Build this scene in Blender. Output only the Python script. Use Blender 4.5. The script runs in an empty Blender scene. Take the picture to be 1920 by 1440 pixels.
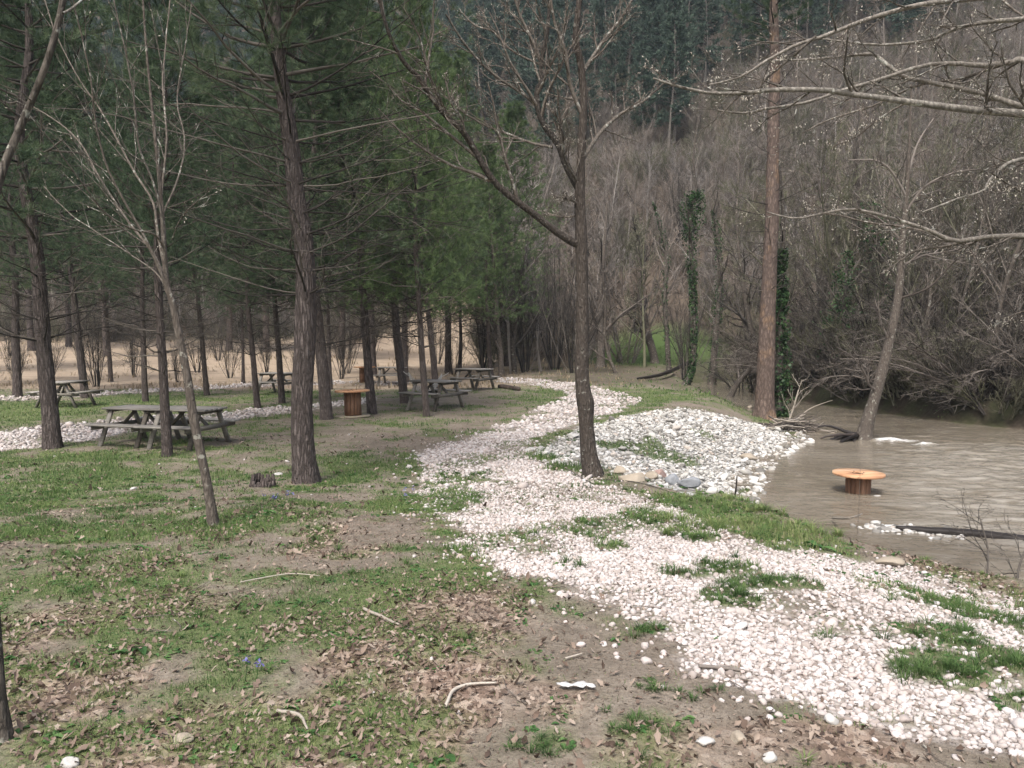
import bpy, math
import numpy as np
from math import radians as R, pi

S = bpy.context.scene
COL = S.collection

# ------------------------------------------------------------------ camera
CAMZ = 2.25
PITCH = math.atan(94 / 1442)
cam = bpy.data.objects.new("camera", bpy.data.cameras.new("camera"))
COL.objects.link(cam)
cam.location = (0, 0, CAMZ)
cam.rotation_euler = (pi / 2 - PITCH, 0, 0)
cam.data.sensor_width = 36
cam.data.lens = 1442 / 1920 * 36
cam.data.clip_start = .05
cam.data.clip_end = 2000
S.camera = cam

# ------------------------------------------------------------------ light
SUN_EL, SUN_AZ = 58, 200          # azimuth clockwise from +Y
W = bpy.data.worlds.new("World")
S.world = W
W.use_nodes = True
nt = W.node_tree
bg = nt.nodes["Background"]
sky = nt.nodes.new("ShaderNodeTexSky")
sky.sky_type = 'NISHITA'
sky.sun_disc = False
sky.sun_elevation = R(SUN_EL)
sky.sun_rotation = R(SUN_AZ)
sky.air_density = 1.2
sky.dust_density = 6.0
sky.ozone_density = 1.0
hs = nt.nodes.new("ShaderNodeHueSaturation")
hs.inputs["Saturation"].default_value = .85
nt.links.new(sky.outputs[0], hs.inputs["Color"])
nt.links.new(hs.outputs[0], bg.inputs[0])
bg.inputs[1].default_value = .115
sl = bpy.data.lights.new("sun", 'SUN')
sl.energy = 1.5
sl.angle = R(13)
sl.color = (1, .995, .98)
so = bpy.data.objects.new("sun", sl)
COL.objects.link(so)
so.rotation_euler = (R(90 - SUN_EL), 0, R(180 - SUN_AZ))
S.view_settings.view_transform = 'Standard'
S.view_settings.look = 'None'
S.view_settings.exposure = 1.12
S.view_settings.gamma = 1
S.render.engine = 'CYCLES'
S.cycles.max_bounces = 5
S.cycles.diffuse_bounces = 2
S.cycles.glossy_bounces = 2
S.cycles.transmission_bounces = 2
S.cycles.use_denoising = True

# ------------------------------------------------------------------ noise
def _h(i, j, s):
    n = (i.astype(np.int64) * 374761393 + j.astype(np.int64) * 668265263 + s * 1442695041) & 0x7fffffff
    n = ((n ^ (n >> 13)) * 1274126177) & 0x7fffffff
    return ((n ^ (n >> 16)) & 0xffff) / 65535.0

def vn(x, y, s=0):
    xi, yi = np.floor(x), np.floor(y)
    fx, fy = x - xi, y - yi
    fx = fx * fx * (3 - 2 * fx); fy = fy * fy * (3 - 2 * fy)
    a = _h(xi, yi, s); b = _h(xi + 1, yi, s); c = _h(xi, yi + 1, s); d = _h(xi + 1, yi + 1, s)
    return (a * (1 - fx) + b * fx) * (1 - fy) + (c * (1 - fx) + d * fx) * fy

def fbm(x, y, s=0, o=4):
    r = 0; a = .5; t = 0
    for k in range(o):
        r = r + a * vn(x * 2 ** k + 17.3 * k, y * 2 ** k - 9.1 * k, s + k); t += a; a *= .5
    return r / t

def ss(a, b, x):
    t = np.clip((x - a) / (b - a), 0, 1)
    return t * t * (3 - 2 * t)

def sdpoly(x, y, P):
    """signed distance to polygon P, negative inside"""
    x = np.asarray(x, float); y = np.asarray(y, float)
    P = np.asarray(P, float)
    d = np.full(x.shape, 1e9); ins = np.zeros(x.shape, bool)
    for i in range(len(P)):
        ax, ay = P[i]; bx, by = P[(i + 1) % len(P)]
        ex, ey = bx - ax, by - ay
        t = np.clip(((x - ax) * ex + (y - ay) * ey) / (ex * ex + ey * ey + 1e-12), 0, 1)
        d = np.minimum(d, (x - ax - t * ex) ** 2 + (y - ay - t * ey) ** 2)
        c = ((ay > y) != (by > y))
        xi = ax + (y - ay) * ex / (ey if abs(ey) > 1e-12 else 1e-12)
        ins ^= c & (x < xi)
    d = np.sqrt(d)
    return np.where(ins, -d, d)

# ------------------------------------------------------------------ terrain
WZ = -.53      # water level
RIV = [(60, 12), (28, 17.5), (14.9, 22.2), (13.6, 24.6), (11.9, 31), (11.3, 36.5), (12.6, 39.5), (17, 42), (60, 44), (60, 48), (14, 46), (9.3, 43),
       (8.8, 34.6), (8.5, 30), (8.7, 26), (8.1, 22), (7.5, 19.6), (5.9, 17), (4.8, 14.8), (4.25, 13.4), (3.75, 12.2), (3.55, 11.2), (3.7, 10.0),
       (3.95, 9.0), (4.25, 8.2), (4.7, 7.45), (5.4, 6.8), (8, 5.0), (12, 2.8), (60, -8)]
FAR = [(60, 12), (28, 17.5), (14.9, 22.2), (13.6, 24.6), (11.9, 31), (11.3, 36.5), (12.6, 39.5), (17, 42), (60, 44), (300, 44), (300, 12)]

def hill(x, y):
    d0 = 78 - 26 * ss(-16, 4, x)
    D = y + .25 * np.clip(x, 0, 80) - d0
    k = .70
    z = k * (np.sqrt(D * D + 14) + D) / 2
    z = z * (1 + .25 * (fbm(x * .03, y * .03, 5) - .5))
    return np.minimum(z, 110) + ss(26, 75, y) * ss(-2, -12, x) * .9

def terrain(x, y):
    x = np.asarray(x, float); y = np.asarray(y, float)
    b = .62 * (1 - ss(3.2, 13, y)) * (1 - .85 * ss(1.6, 4.0, x) * ss(3.5, 6.5, y)) + .10 * (fbm(x * .35, y * .35, 1) - .5) + .05 * (fbm(x * 1.6, y * 1.6, 2, 3) - .5)
    b = b + hill(x, y)
    b = b - .38 * np.exp(-(((x - 8.6) / 1.8) ** 2 + ((y - 31) / 6) ** 2))
    # gravel mound on the bar
    b = b + .28 * np.exp(-(((x - 4.6) / 1.9) ** 2 + ((y - 18.3) / 3.2) ** 2))
    b = b + .12 * np.exp(-(((x - 2.2) / 1.5) ** 2 + ((y - 13.0) / 1.4) ** 2))
    far = sdpoly(x, y, FAR)
    b = b + .30 * ss(.5, -3, far)
    sd = sdpoly(x, y, RIV)
    bw = .75 + 2.5 * ss(10, 14, y) * ss(30, 22, y) * (far > 0)
    lo = WZ - .55 * ss(0, 1.2, -sd)
    t = ss(0, 1, sd / bw)
    n = .06 * (fbm(x * 2.5, y * 2.5, 8, 3) - .5)
    return np.where(sd > 0, WZ + (b - WZ) * t + n * (1 - t), lo + n)

def ray(px, py):
    px = np.asarray(px, float); py = np.asarray(py, float)
    u, v = (px - 960) / 1442, (720 - py) / 1442
    c, s = math.cos(PITCH), math.sin(PITCH)
    return u, c + v * s, v * c - s          # direction x, y, z  (y forward)

def at(px, py, Y):
    dx, dy, dz = ray(px, py)
    t = np.asarray(Y, float) / dy
    return np.stack([dx * t, dy * t, CAMZ + dz * t], -1)

def gnd(px, py):
    """where the line of sight through a pixel meets the ground"""
    px = np.atleast_1d(np.asarray(px, float)); py = np.atleast_1d(np.asarray(py, float))
    ts = np.concatenate([np.arange(1.5, 20, .08), np.arange(20, 140, .4)])
    Y = np.broadcast_to(ts, (len(px), len(ts)))
    P = at(px[:, None], py[:, None], Y)
    g = np.maximum(terrain(P[..., 0], P[..., 1]), WZ)
    below = P[..., 2] < g
    i = np.where(below.any(1), below.argmax(1), len(ts) - 1)
    i = np.maximum(i, 1)
    a, b = ts[i - 1], ts[i]
    for _ in range(12):
        m = (a + b) / 2
        Q = at(px, py, m)
        bl = Q[:, 2] < np.maximum(terrain(Q[:, 0], Q[:, 1]), WZ)
        b = np.where(bl, m, b); a = np.where(bl, a, m)
    return at(px, py, (a + b) / 2)

def g1(px, py):
    return gnd([px], [py])[0]

def poly(pts):
    a = np.array(pts, float)
    return gnd(a[:, 0], a[:, 1])[:, :2]

# ground cover regions, as outlines on the ground
PATH = poly([(930, 708), (1000, 711), (1090, 720), (1140, 731), (1208, 750), (1165, 772), (1100, 790), (1035, 806), (985, 835), (1010, 868),
             (1090, 893), (1180, 930), (1290, 968), (1400, 1003), (1560, 1040), (1700, 1063), (1850, 1100), (1960, 1145), (2150, 1240),
             (2150, 1440), (1900, 1392), (1700, 1362), (1560, 1342), (1450, 1292), (1320, 1243), (1260, 1203), (1170, 1172), (1140, 1135),
             (1045, 1115), (1040, 1085), (960, 1065), (880, 1030), (860, 990), (790, 955), (800, 905), (790, 880), (772, 852), (870, 824),
             (940, 799), (1010, 768), (1062, 748), (1060, 735), (1000, 722), (930, 716)])
PLEFT = poly([(-60, 818), (80, 800), (160, 792), (250, 784), (400, 774), (540, 762), (640, 752), (700, 745), (700, 756), (640, 764), (560, 773), (450, 786),
              (330, 800), (170, 823), (70, 838), (-60, 852)])
PFAR = poly([(-60, 745), (100, 741), (200, 735), (330, 727), (440, 721), (640, 714), (760, 716), (760, 722), (640, 720), (440, 727), (330, 733), (200, 742), (60, 750), (-60, 752)])
BAR = poly([(1045, 822), (1110, 795), (1180, 778), (1250, 769), (1350, 776), (1450, 800), (1510, 832), (1450, 872), (1412, 905), (1395, 935),
            (1300, 925), (1225, 905), (1150, 880), (1060, 868), (1010, 850)])

_BC = {}
def blob(x, y, lst, soft=.35):
    m = np.zeros(np.shape(x))
    key = str(lst)
    if key not in _BC:
        A = np.array(lst, float); c = gnd(A[:, 0], A[:, 1])
        a_ = gnd(A[:, 0], A[:, 1] - A[:, 3])[:, 1]; b_ = gnd(A[:, 0], A[:, 1] + A[:, 3])[:, 1]
        _BC[key] = [(c[i], A[i, 2] * c[i, 1] / 1442, max(abs(a_[i] - b_[i]) / 2, .05), A[i, 4]) for i in range(len(A))]
    for (c, wx, wy, w) in _BC[key]:
        e = ((x - c[0]) / wx) ** 2 + ((y - c[1]) / wy) ** 2
        m = np.maximum(m, w * ss(1 + soft * 1.6, 1 - soft * 1.6, e))
    return m

G_ON_PATH = [(1370, 1118, 55, 22, 1), (1450, 1090, 110, 14, .8), (1290, 1070, 60, 10, .6), (1800, 1140, 60, 24, 1), (1770, 1185, 110, 22, .75), (1760, 1248, 95, 38, 1), (1900, 1240, 45, 28, 1),
             (1910, 1310, 50, 18, .9), (1140, 1018, 40, 12, .6), (1210, 965, 50, 16, .8), (1310, 1003, 32, 14, .7), (1100, 978, 30, 10, .5),
             (850, 930, 60, 35, .7), (900, 890, 70, 18, .45), (830, 905, 50, 30, .6), (1060, 820, 45, 14, .6), (1360, 1060, 70, 16, .6), (1220, 1180, 40, 10, .5),
             (985, 1000, 25, 8, .4), (1100, 1000, 30, 8, .4), (1430, 1010, 60, 16, .8), (1000, 765, 25, 5, .4), (1700, 1120, 60, 10, .4), (1560, 1180, 40, 10, .35), (1070, 1055, 40, 8, .4)]
G_BAR = [(1190, 838, 60, 12, .9), (1240, 850, 70, 14, .95), (1135, 832, 22, 8, .9), (1320, 812, 28, 8, .6), (1300, 858, 40, 8, .4), (1225, 828, 20, 12, 1), (1340, 856, 25, 6, .4)]
SOIL = [(1130, 1210, 200, 55, 1), (1000, 1260, 230, 60, .9), (1330, 1330, 260, 80, .8), (1250, 1260, 170, 50, .9), (900, 1120, 90, 40, .5), (700, 985, 90, 30, .9), (640, 1045, 100, 30, .7), (430, 1090, 60, 14, .5),
        (760, 835, 170, 22, .9), (700, 815, 120, 14, .8), (900, 790, 120, 18, .6), (600, 925, 90, 14, .5), (350, 885, 90, 12, .5), (520, 825, 80, 12, .7), (800, 760, 180, 24, .6), (1620, 1400, 260, 45, .9), (1580, 1020, 70, 20, .5), (560, 1000, 70, 18, .5),
        (1350, 775, 90, 14, .8), (470, 830, 60, 10, .6), (950, 730, 60, 10, .3), (30, 1030, 70, 20, .7), (60, 1150, 70, 20, .7)]
LITTER = [(120, 1290, 190, 90, 1), (480, 1390, 420, 90, 1), (780, 1310, 220, 110, .95), (720, 1230, 150, 60, 1), (860, 1150, 160, 70, .8), (330, 1130, 150, 40, .6), (80, 1180, 120, 60, .8),
          (640, 1010, 120, 50, .6), (230, 1060, 160, 30, .6), (1000, 1320, 140, 50, .7), (1560, 1390, 240, 50, .8), (1640, 1010, 150, 40, .9), (1740, 1060, 120, 20, .8), (1400, 1260, 110, 40, .5), (500, 970, 140, 30, .5),
          (1300, 1400, 260, 60, .6), (430, 1000, 90, 25, .6), (800, 870, 40, 20, .3), (600, 1180, 120, 35, .55), (420, 1220, 60, 26, .6), (1130, 1400, 200, 40, .6)]
GREEN = [(800, 740, 60, 6, .7), (930, 800, 60, 10, .6), (840, 812, 60, 8, .6), (720, 800, 60, 6, .6), (640, 835, 60, 10, .6), (1020, 730, 60, 8, .7), (60, 920, 170, 62, 1), (100, 860, 260, 16, .8), (50, 770, 210, 24, 1), (260, 752, 140, 14, .9), (470, 745, 90, 12, .6), (150, 990, 240, 30, .7), (700, 870, 110, 34, .8), (640, 895, 60, 20, .8), (480, 975, 120, 30, .8), (230, 1080, 230, 50, .75), (560, 1100, 180, 40, .6),
         (350, 1190, 260, 55, .9), (640, 1160, 110, 60, .95), (160, 1380, 130, 45, .9), (270, 1300, 110, 30, .7), (720, 1110, 60, 30, .8), (120, 1130, 120, 30, .6), (740, 950, 60, 30, .8), (880, 1080, 90, 30, .7), (1000, 1100, 60, 20, .6),
         (1000, 750, 60, 16, .5), (900, 770, 50, 14, .5), (980, 788, 60, 8, .7), (1390, 975, 130, 34, .95), (1500, 985, 60, 26, .9), (1300, 948, 90, 24, .8), (1210, 930, 60, 16, .6), (1040, 862, 60, 16, .8), (1090, 880, 40, 16, .8),
         (1220, 745, 130, 16, .7), (1180, 775, 70, 14, .7), (1100, 790, 40, 10, .6), (1230, 665, 120, 26, 1), (1390, 745, 70, 16, .6), (1200, 1360, 110, 40, .7), (1010, 1400, 100, 40, .7), (1300, 1300, 50, 20, .5), (1100, 1180, 50, 18, .3), (1230, 1280, 60, 24, .5),
         (420, 780, 90, 8, .5), (560, 800, 100, 12, .55), (650, 780, 70, 8, .5), (1060, 740, 26, 8, .4), (300, 1000, 90, 26, .6), (90, 1225, 60, 25, .4), (1000, 722, 80, 5, .6), (880, 745, 60, 5, .5), (560, 745, 40, 6, .8)]

def cover(x, y):
    """shares of gravel, cobble, grass, leaf litter, field at ground points"""
    n1 = fbm(x * 1.7, y * 1.7, 21) - .5
    n2 = fbm(x * 5.5, y * 5.5, 33) - .5
    e = n1 * .7 + n2 * .35
    path = ss(.10, -.12, sdpoly(x, y, PATH) + e * .8)
    pl = ss(.16, -.16, sdpoly(x, y, PLEFT) + e * .9) * (1 - .5 * ss(-6, -3.5, x))
    pf = ss(.3, -.3, sdpoly(x, y, PFAR) + e * 1.2) * .8
    path = np.maximum(path, np.maximum(pl, pf))
    bar = ss(.15, -.2, sdpoly(x, y, BAR) + e * .9)
    gp = blob(x, y, G_ON_PATH, .5)
    sparse = ss(.35, .65, fbm(x * 1.1 + 5, y * 1.1, 71) + .15 * n2)
    gpm = ss(.42, .62, gp + n2 * .7 + n1 * .4)
    path = path * (1 - .85 * gpm) * (1 - .72 * sparse)
    gb = ss(.35, .6, blob(x, y, G_BAR, .5) + n2 * .7)
    bar = bar * (1 - .8 * gb) * (1 - path)
    soil = blob(x, y, SOIL, .55)
    lit = blob(x, y, LITTER, .55)
    n3 = fbm(x * 3.1, y * 3.1, 44, 4) - .5
    grn = np.maximum(blob(x, y, GREEN, .62), .34)
    field = ss(29, 31.5, y) * ss(2.5, -2.5, x + n1 * 3 - .03 * (y - 30)) * ss(79, 74, y + n1 * 3)
    far2 = ss(31, 34, y) * (1 - field) * ss(9, 7, x)
    g = .06 * (1 - soil) + .94 * ss(.30, .95, grn * .72 - soil * .40 - lit * .05 + n1 * 1.1 + n3 * 1.15 + n2 * .7 + .36)
    off = np.clip(path + bar, 0, 1)
    g = np.maximum(g * (1 - off), np.maximum(gpm * (sdpoly(x, y, PATH) < .1), gb)) * (1 - field) * (1 - .7 * far2)
    l = ss(.25, .85, lit * .85 + n1 * .9 + n3 * .7 + n2 * .4 - soil * .15 + .05) * (1 - off)
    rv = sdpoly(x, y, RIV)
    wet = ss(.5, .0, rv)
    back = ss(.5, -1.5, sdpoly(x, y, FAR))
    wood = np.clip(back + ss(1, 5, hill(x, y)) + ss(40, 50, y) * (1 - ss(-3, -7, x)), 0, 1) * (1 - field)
    mead = blob(x, y, [(1230, 665, 130, 26, 1)], .5)
    g = np.maximum(g * (1 - wood), mead * ss(.3, .5, fbm(x, y, 9) + mead * .3))
    return dict(mud_shade=ss(2.2, .6, np.abs(sdpoly(x, y, RIV))) * ss(.2, -.2, sdpoly(x, y, FAR)) if np.size(x) > 4 else 0 * x, path=path * (1 - wood), bar=bar, grass=g, litter=l, field=field * (1 - wood), wet=wet, wood=np.clip(wood + .6 * far2, 0, 1), soil=soil)

# ------------------------------------------------------------------ mesh tools
def make(name, V, Fs, mat=None, parent=None, attrs=None, smooth=False, me_only=False):
    if not isinstance(Fs, list): Fs = [Fs]
    Fs = [np.asarray(f, np.int32) for f in Fs if len(f)]
    me = bpy.data.meshes.new(name)
    V = np.asarray(V, np.float32)
    me.vertices.add(len(V)); me.vertices.foreach_set("co", V.ravel())
    loops = np.concatenate([f.ravel() for f in Fs])
    tot = np.concatenate([np.full(len(f), f.shape[1], np.int32) for f in Fs])
    st = np.concatenate([[0], np.cumsum(tot)[:-1]]).astype(np.int32)
    me.loops.add(len(loops)); me.loops.foreach_set("vertex_index", loops)
    me.polygons.add(len(st)); me.polygons.foreach_set("loop_start", st)
    if smooth: me.polygons.foreach_set("use_smooth", np.ones(len(st), bool))
    me.update(calc_edges=True)
    for k, a in (attrs or {}).items():
        at_ = me.attributes.new(k, 'FLOAT', 'POINT')
        at_.data.foreach_set("value", np.asarray(a, np.float32))
    if mat: me.materials.append(mat)
    if me_only: return me
    o = bpy.data.objects.new(name, me)
    COL.objects.link(o)
    if parent: kid(o, parent)
    return o

class MB:
    def __init__(s): s.V = []; s.F = {}; s.n = 0; s.A = []
    def add(s, V, F, a=None):
        V = np.asarray(V, float).reshape(-1, 3)
        for f in (F if isinstance(F, list) else [F]):
            f = np.asarray(f, int)
            if len(f): s.F.setdefault(f.shape[1], []).append(f + s.n)
        s.V.append(V); s.n += len(V)
        s.A.append(np.full(len(V), .5) if a is None else np.broadcast_to(a, (len(V),)))
        return s
    def box(s, c, d, rot=None, a=None):
        """centre, full size, optional 3x3 rotation"""
        q = np.array([[x, y, z] for x in (-.5, .5) for y in (-.5, .5) for z in (-.5, .5)]) * np.array(d)
        if rot is not None: q = q @ np.array(rot).T
        s.add(q + np.array(c), np.array([[0, 1, 3, 2], [4, 6, 7, 5], [0, 4, 5, 1], [2, 3, 7, 6], [0, 2, 6, 4], [1, 5, 7, 3]]), a)
        return s
    def bar(s, p, q, w, h, up=(0, 0, 1), a=None):
        p, q = np.array(p, float), np.array(q, float)
        t = q - p; L = np.linalg.norm(t); t /= L
        u = np.cross(up, t); u /= np.linalg.norm(u); v = np.cross(t, u)
        return s.box((p + q) / 2, (L, w, h), np.stack([t, u, v], 1), a)
    def tubes(s, P, Rr, n=5, a=None, cap=False):
        V, F = tube(P, Rr, n)
        if a is not None and np.ndim(a) == 1: a = np.repeat(a, P.shape[1] * n)
        s.add(V, F, a); return s
    def obj(s, name, mat, parent=None, smooth=False):
        Fs = [np.concatenate(v) for v in s.F.values()]
        return make(name, np.concatenate(s.V), Fs, mat, parent, {"rnd": np.concatenate(s.A)}, smooth)

def tube(P, Rr, n=5):
    """P (N,K,3), Rr (N,K) -> closed-tip tubes"""
    P = np.asarray(P, float); Rr = np.asarray(Rr, float)
    N, K, _ = P.shape
    T = np.gradient(P, axis=1); T /= np.linalg.norm(T, axis=2, keepdims=True) + 1e-9
    m = np.abs(P[:, -1] - P[:, 0]); ref = np.zeros((N, 3)); ref[np.arange(N), m.argmin(1)] = 1
    U = np.cross(T, ref[:, None]); U /= np.linalg.norm(U, axis=2, keepdims=True) + 1e-9
    Vv = np.cross(T, U)
    th = np.arange(n) / n * 2 * pi
    V = P[:, :, None] + Rr[:, :, None, None] * (np.cos(th)[:, None] * U[:, :, None] + np.sin(th)[:, None] * Vv[:, :, None])
    idx = np.arange(N * K * n).reshape(N, K, n)
    a = idx[:, :-1]; b = idx[:, 1:]
    F = np.stack([a, np.roll(a, -1, 2), np.roll(b, -1, 2), b], -1).reshape(-1, 4)
    return V.reshape(-1, 3), F

def resample(pts, rad, K):
    pts = np.asarray(pts, float); rad = np.asarray(rad, float)
    # Catmull-Rom through the points
    n = len(pts); t = np.linspace(0, n - 1 - 1e-6, K); i = t.astype(int); f = (t - i)[:, None]
    g = lambda k: pts[np.clip(i + k, 0, n - 1)]
    a, b, c, d = g(-1), g(0), g(1), g(2)
    p = .5 * (2 * b + (c - a) * f + (2 * a - 5 * b + 4 * c - d) * f ** 2 + (3 * b - a - 3 * c + d) * f ** 3)
    return p, np.interp(t, np.arange(n), rad)

def norm(v): return v / (np.linalg.norm(v, axis=-1, keepdims=True) + 1e-9)

def grow(pos, d, L, r0, r1, K, up, wig, rng):
    pos = pos.copy(); d = norm(d); N = len(pos)
    P = [pos]; L = np.broadcast_to(L, (N,)); up = np.broadcast_to(up, (N,))
    for k in range(K - 1):
        d = norm(d + up[:, None] * np.array([0, 0, 1.]) / K + rng.normal(0, wig, (N, 3)))
        pos = pos + d * (L / (K - 1))[:, None]
        P.append(pos)
    f = np.linspace(0, 1, K) ** .9
    Rr = np.broadcast_to(r0, (N,))[:, None] * (1 - f) + np.broadcast_to(r1, (N,))[:, None] * f
    return np.stack(P, 1), Rr

def spawn(P, Rr, n, t0, t1, ang, rng, pw=1.0):
    """n children per parent: origins, directions, parent length, parent radius there, t"""
    N, K, _ = P.shape
    i = np.repeat(np.arange(N), n)
    t = t0 + (t1 - t0) * ((np.tile(np.arange(n), N) + rng.random(N * n)) / n) ** pw
    s = t * (K - 1); k = np.minimum(s.astype(int), K - 2); f = (s - k)[:, None]
    pos = P[i, k] * (1 - f) + P[i, k + 1] * f
    T = norm(P[i, k + 1] - P[i, k])
    r = Rr[i, k] * (1 - f[:, 0]) + Rr[i, k + 1] * f[:, 0]
    q = rng.normal(0, 1, T.shape); q = norm(q - (q * T).sum(1, keepdims=True) * T)
    a = ang[0] + (ang[1] - ang[0]) * rng.random(len(T))
    d = T * np.cos(a)[:, None] + q * np.sin(a)[:, None]
    L = np.linalg.norm(np.diff(P, axis=1), axis=2).sum(1)[i]
    return pos, d, L, r, t

def scatter_inst(Vp, Fp, M, T, rnd=None):
    """merge instances of one shape: M (N,3,3), T (N,3)"""
    N = len(T); n = len(Vp)
    V = np.einsum('nij,kj->nki', M, Vp) + T[:, None]
    F = (np.asarray(Fp)[None] + (np.arange(N) * n)[:, None, None]).reshape(-1, np.asarray(Fp).shape[1])
    return V.reshape(-1, 3), F, (None if rnd is None else np.repeat(rnd, n))

def rotz(a):
    c, s, z, o = np.cos(a), np.sin(a), np.zeros_like(a), np.ones_like(a)
    return np.stack([np.stack([c, -s, z], -1), np.stack([s, c, z], -1), np.stack([z, z, o], -1)], -2)

def randrot(n, rng):
    q = norm(rng.normal(0, 1, (n, 4)))
    w, x, y, z = q.T
    return np.stack([np.stack([1 - 2 * (y * y + z * z), 2 * (x * y - z * w), 2 * (x * z + y * w)], -1),
                     np.stack([2 * (x * y + z * w), 1 - 2 * (x * x + z * z), 2 * (y * z - x * w)], -1),
                     np.stack([2 * (x * z - y * w), 2 * (y * z + x * w), 1 - 2 * (x * x + y * y)], -1)], -2)

def tag(o, label=None, cat=None, group=None, kind=None):
    for k, v in (("label", label), ("category", cat), ("group", group), ("kind", kind)):
        if v: o[k] = v
    return o

def empty(name, loc=(0, 0, 0), rz=0):
    o = bpy.data.objects.new(name, None); COL.objects.link(o)
    o.location = tuple(float(v) for v in loc); o.rotation_euler = (0, 0, rz); o.empty_display_size = .1
    return o

KIDS = {}
def kid(o, parent):
    o.parent = parent; KIDS.setdefault(parent.name, []).append(o)

def copy_tree(o, parent=None):
    c = o.copy(); COL.objects.link(c); c.parent = parent
    for ch in KIDS.get(o.name, []): copy_tree(ch, c)
    return c

# ------------------------------------------------------------------ materials
class NM:
    def __init__(s, name, rough=.9, spec=.2):
        s.m = bpy.data.materials.new(name); s.m.use_nodes = True
        s.t = s.m.node_tree; s.n = s.t.nodes; s.b = s.n["Principled BSDF"]
        s.b.inputs["Roughness"].default_value = rough
        s.b.inputs["Specular IOR Level"].default_value = spec
        s.out = s.n["Material Output"]
        s.tc = s.n.new("ShaderNodeTexCoord")
    def L(s, a, b): s.t.links.new(a, b)
    def coord(s, scale=(1, 1, 1), kind="Object"):
        mp = s.n.new("ShaderNodeMapping"); mp.inputs["Scale"].default_value = scale
        s.L(s.tc.outputs[kind], mp.inputs[0]); return mp.outputs[0]
    def noise(s, sc, det=4, rough=.6, vec=None, dist=0):
        n = s.n.new("ShaderNodeTexNoise"); n.inputs["Scale"].default_value = sc; n.inputs["Detail"].default_value = det
        n.inputs["Roughness"].default_value = rough; n.inputs["Distortion"].default_value = dist
        s.L(vec or s.tc.outputs["Object"], n.inputs["Vector"]); return n.outputs["Fac"]
    def vor(s, sc, vec=None, out="Distance", feat='F1'):
        n = s.n.new("ShaderNodeTexVoronoi"); n.feature = feat; n.inputs["Scale"].default_value = sc
        s.L(vec or s.tc.outputs["Object"], n.inputs["Vector"]); return n.outputs[out]
    def ramp(s, fac, stops):
        r = s.n.new("ShaderNodeValToRGB"); e = r.color_ramp.elements
        while len(e) < len(stops): e.new(.5)
        for k, (p, c) in enumerate(stops):
            e[k].position = p; e[k].color = (*c, 1) if not isinstance(c, (int, float)) else (c, c, c, 1)
        s.L(fac, r.inputs[0]); return r.outputs[0]
    def mix(s, fac, a, b, mode='MIX'):
        m = s.n.new("ShaderNodeMix"); m.data_type = 'RGBA'; m.blend_type = mode
        for sock, v in ((m.inputs[0], fac), (m.inputs[6], a), (m.inputs[7], b)):
            if hasattr(v, "links"): s.L(v, sock)
            elif isinstance(v, (int, float)): sock.default_value = v if sock == m.inputs[0] else (v, v, v, 1)
            else: sock.default_value = (*v, 1)
        return m.outputs[2]
    def math(s, op, a, b=0.0):
        m = s.n.new("ShaderNodeMath"); m.operation = op
        for sock, v in ((m.inputs[0], a), (m.inputs[1], b)):
            if hasattr(v, "links"): s.L(v, sock)
            else: sock.default_value = v
        return m.outputs[0]
    def attr(s, name):
        a = s.n.new("ShaderNodeAttribute"); a.attribute_name = name; return a.outputs["Fac"]
    def orand(s):
        return s.n.new("ShaderNodeObjectInfo").outputs["Random"]
    def color(s, c):
        if hasattr(c, "links"): s.L(c, s.b.inputs["Base Color"])
        else: s.b.inputs["Base Color"].default_value = (*c, 1)
    def bump(s, h, st=.5, dist=.02):
        b = s.n.new("ShaderNodeBump"); b.inputs["Strength"].default_value = st; b.inputs["Distance"].default_value = dist
        s.L(h, b.inputs["Height"]); s.L(b.outputs[0], s.b.inputs["Normal"])
    def two_sided(s, col, w=.3):
        """thin leaf: some light passes through"""
        tr = s.n.new("ShaderNodeBsdfTranslucent"); mx = s.n.new("ShaderNodeMixShader"); mx.inputs[0].default_value = w
        if hasattr(col, "links"): s.L(col, tr.inputs[0])
        else: tr.inputs[0].default_value = (*col, 1)
        s.L(s.b.outputs[0], mx.inputs[1]); s.L(tr.outputs[0], mx.inputs[2]); s.L(mx.outputs[0], s.out.inputs[0])

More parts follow.
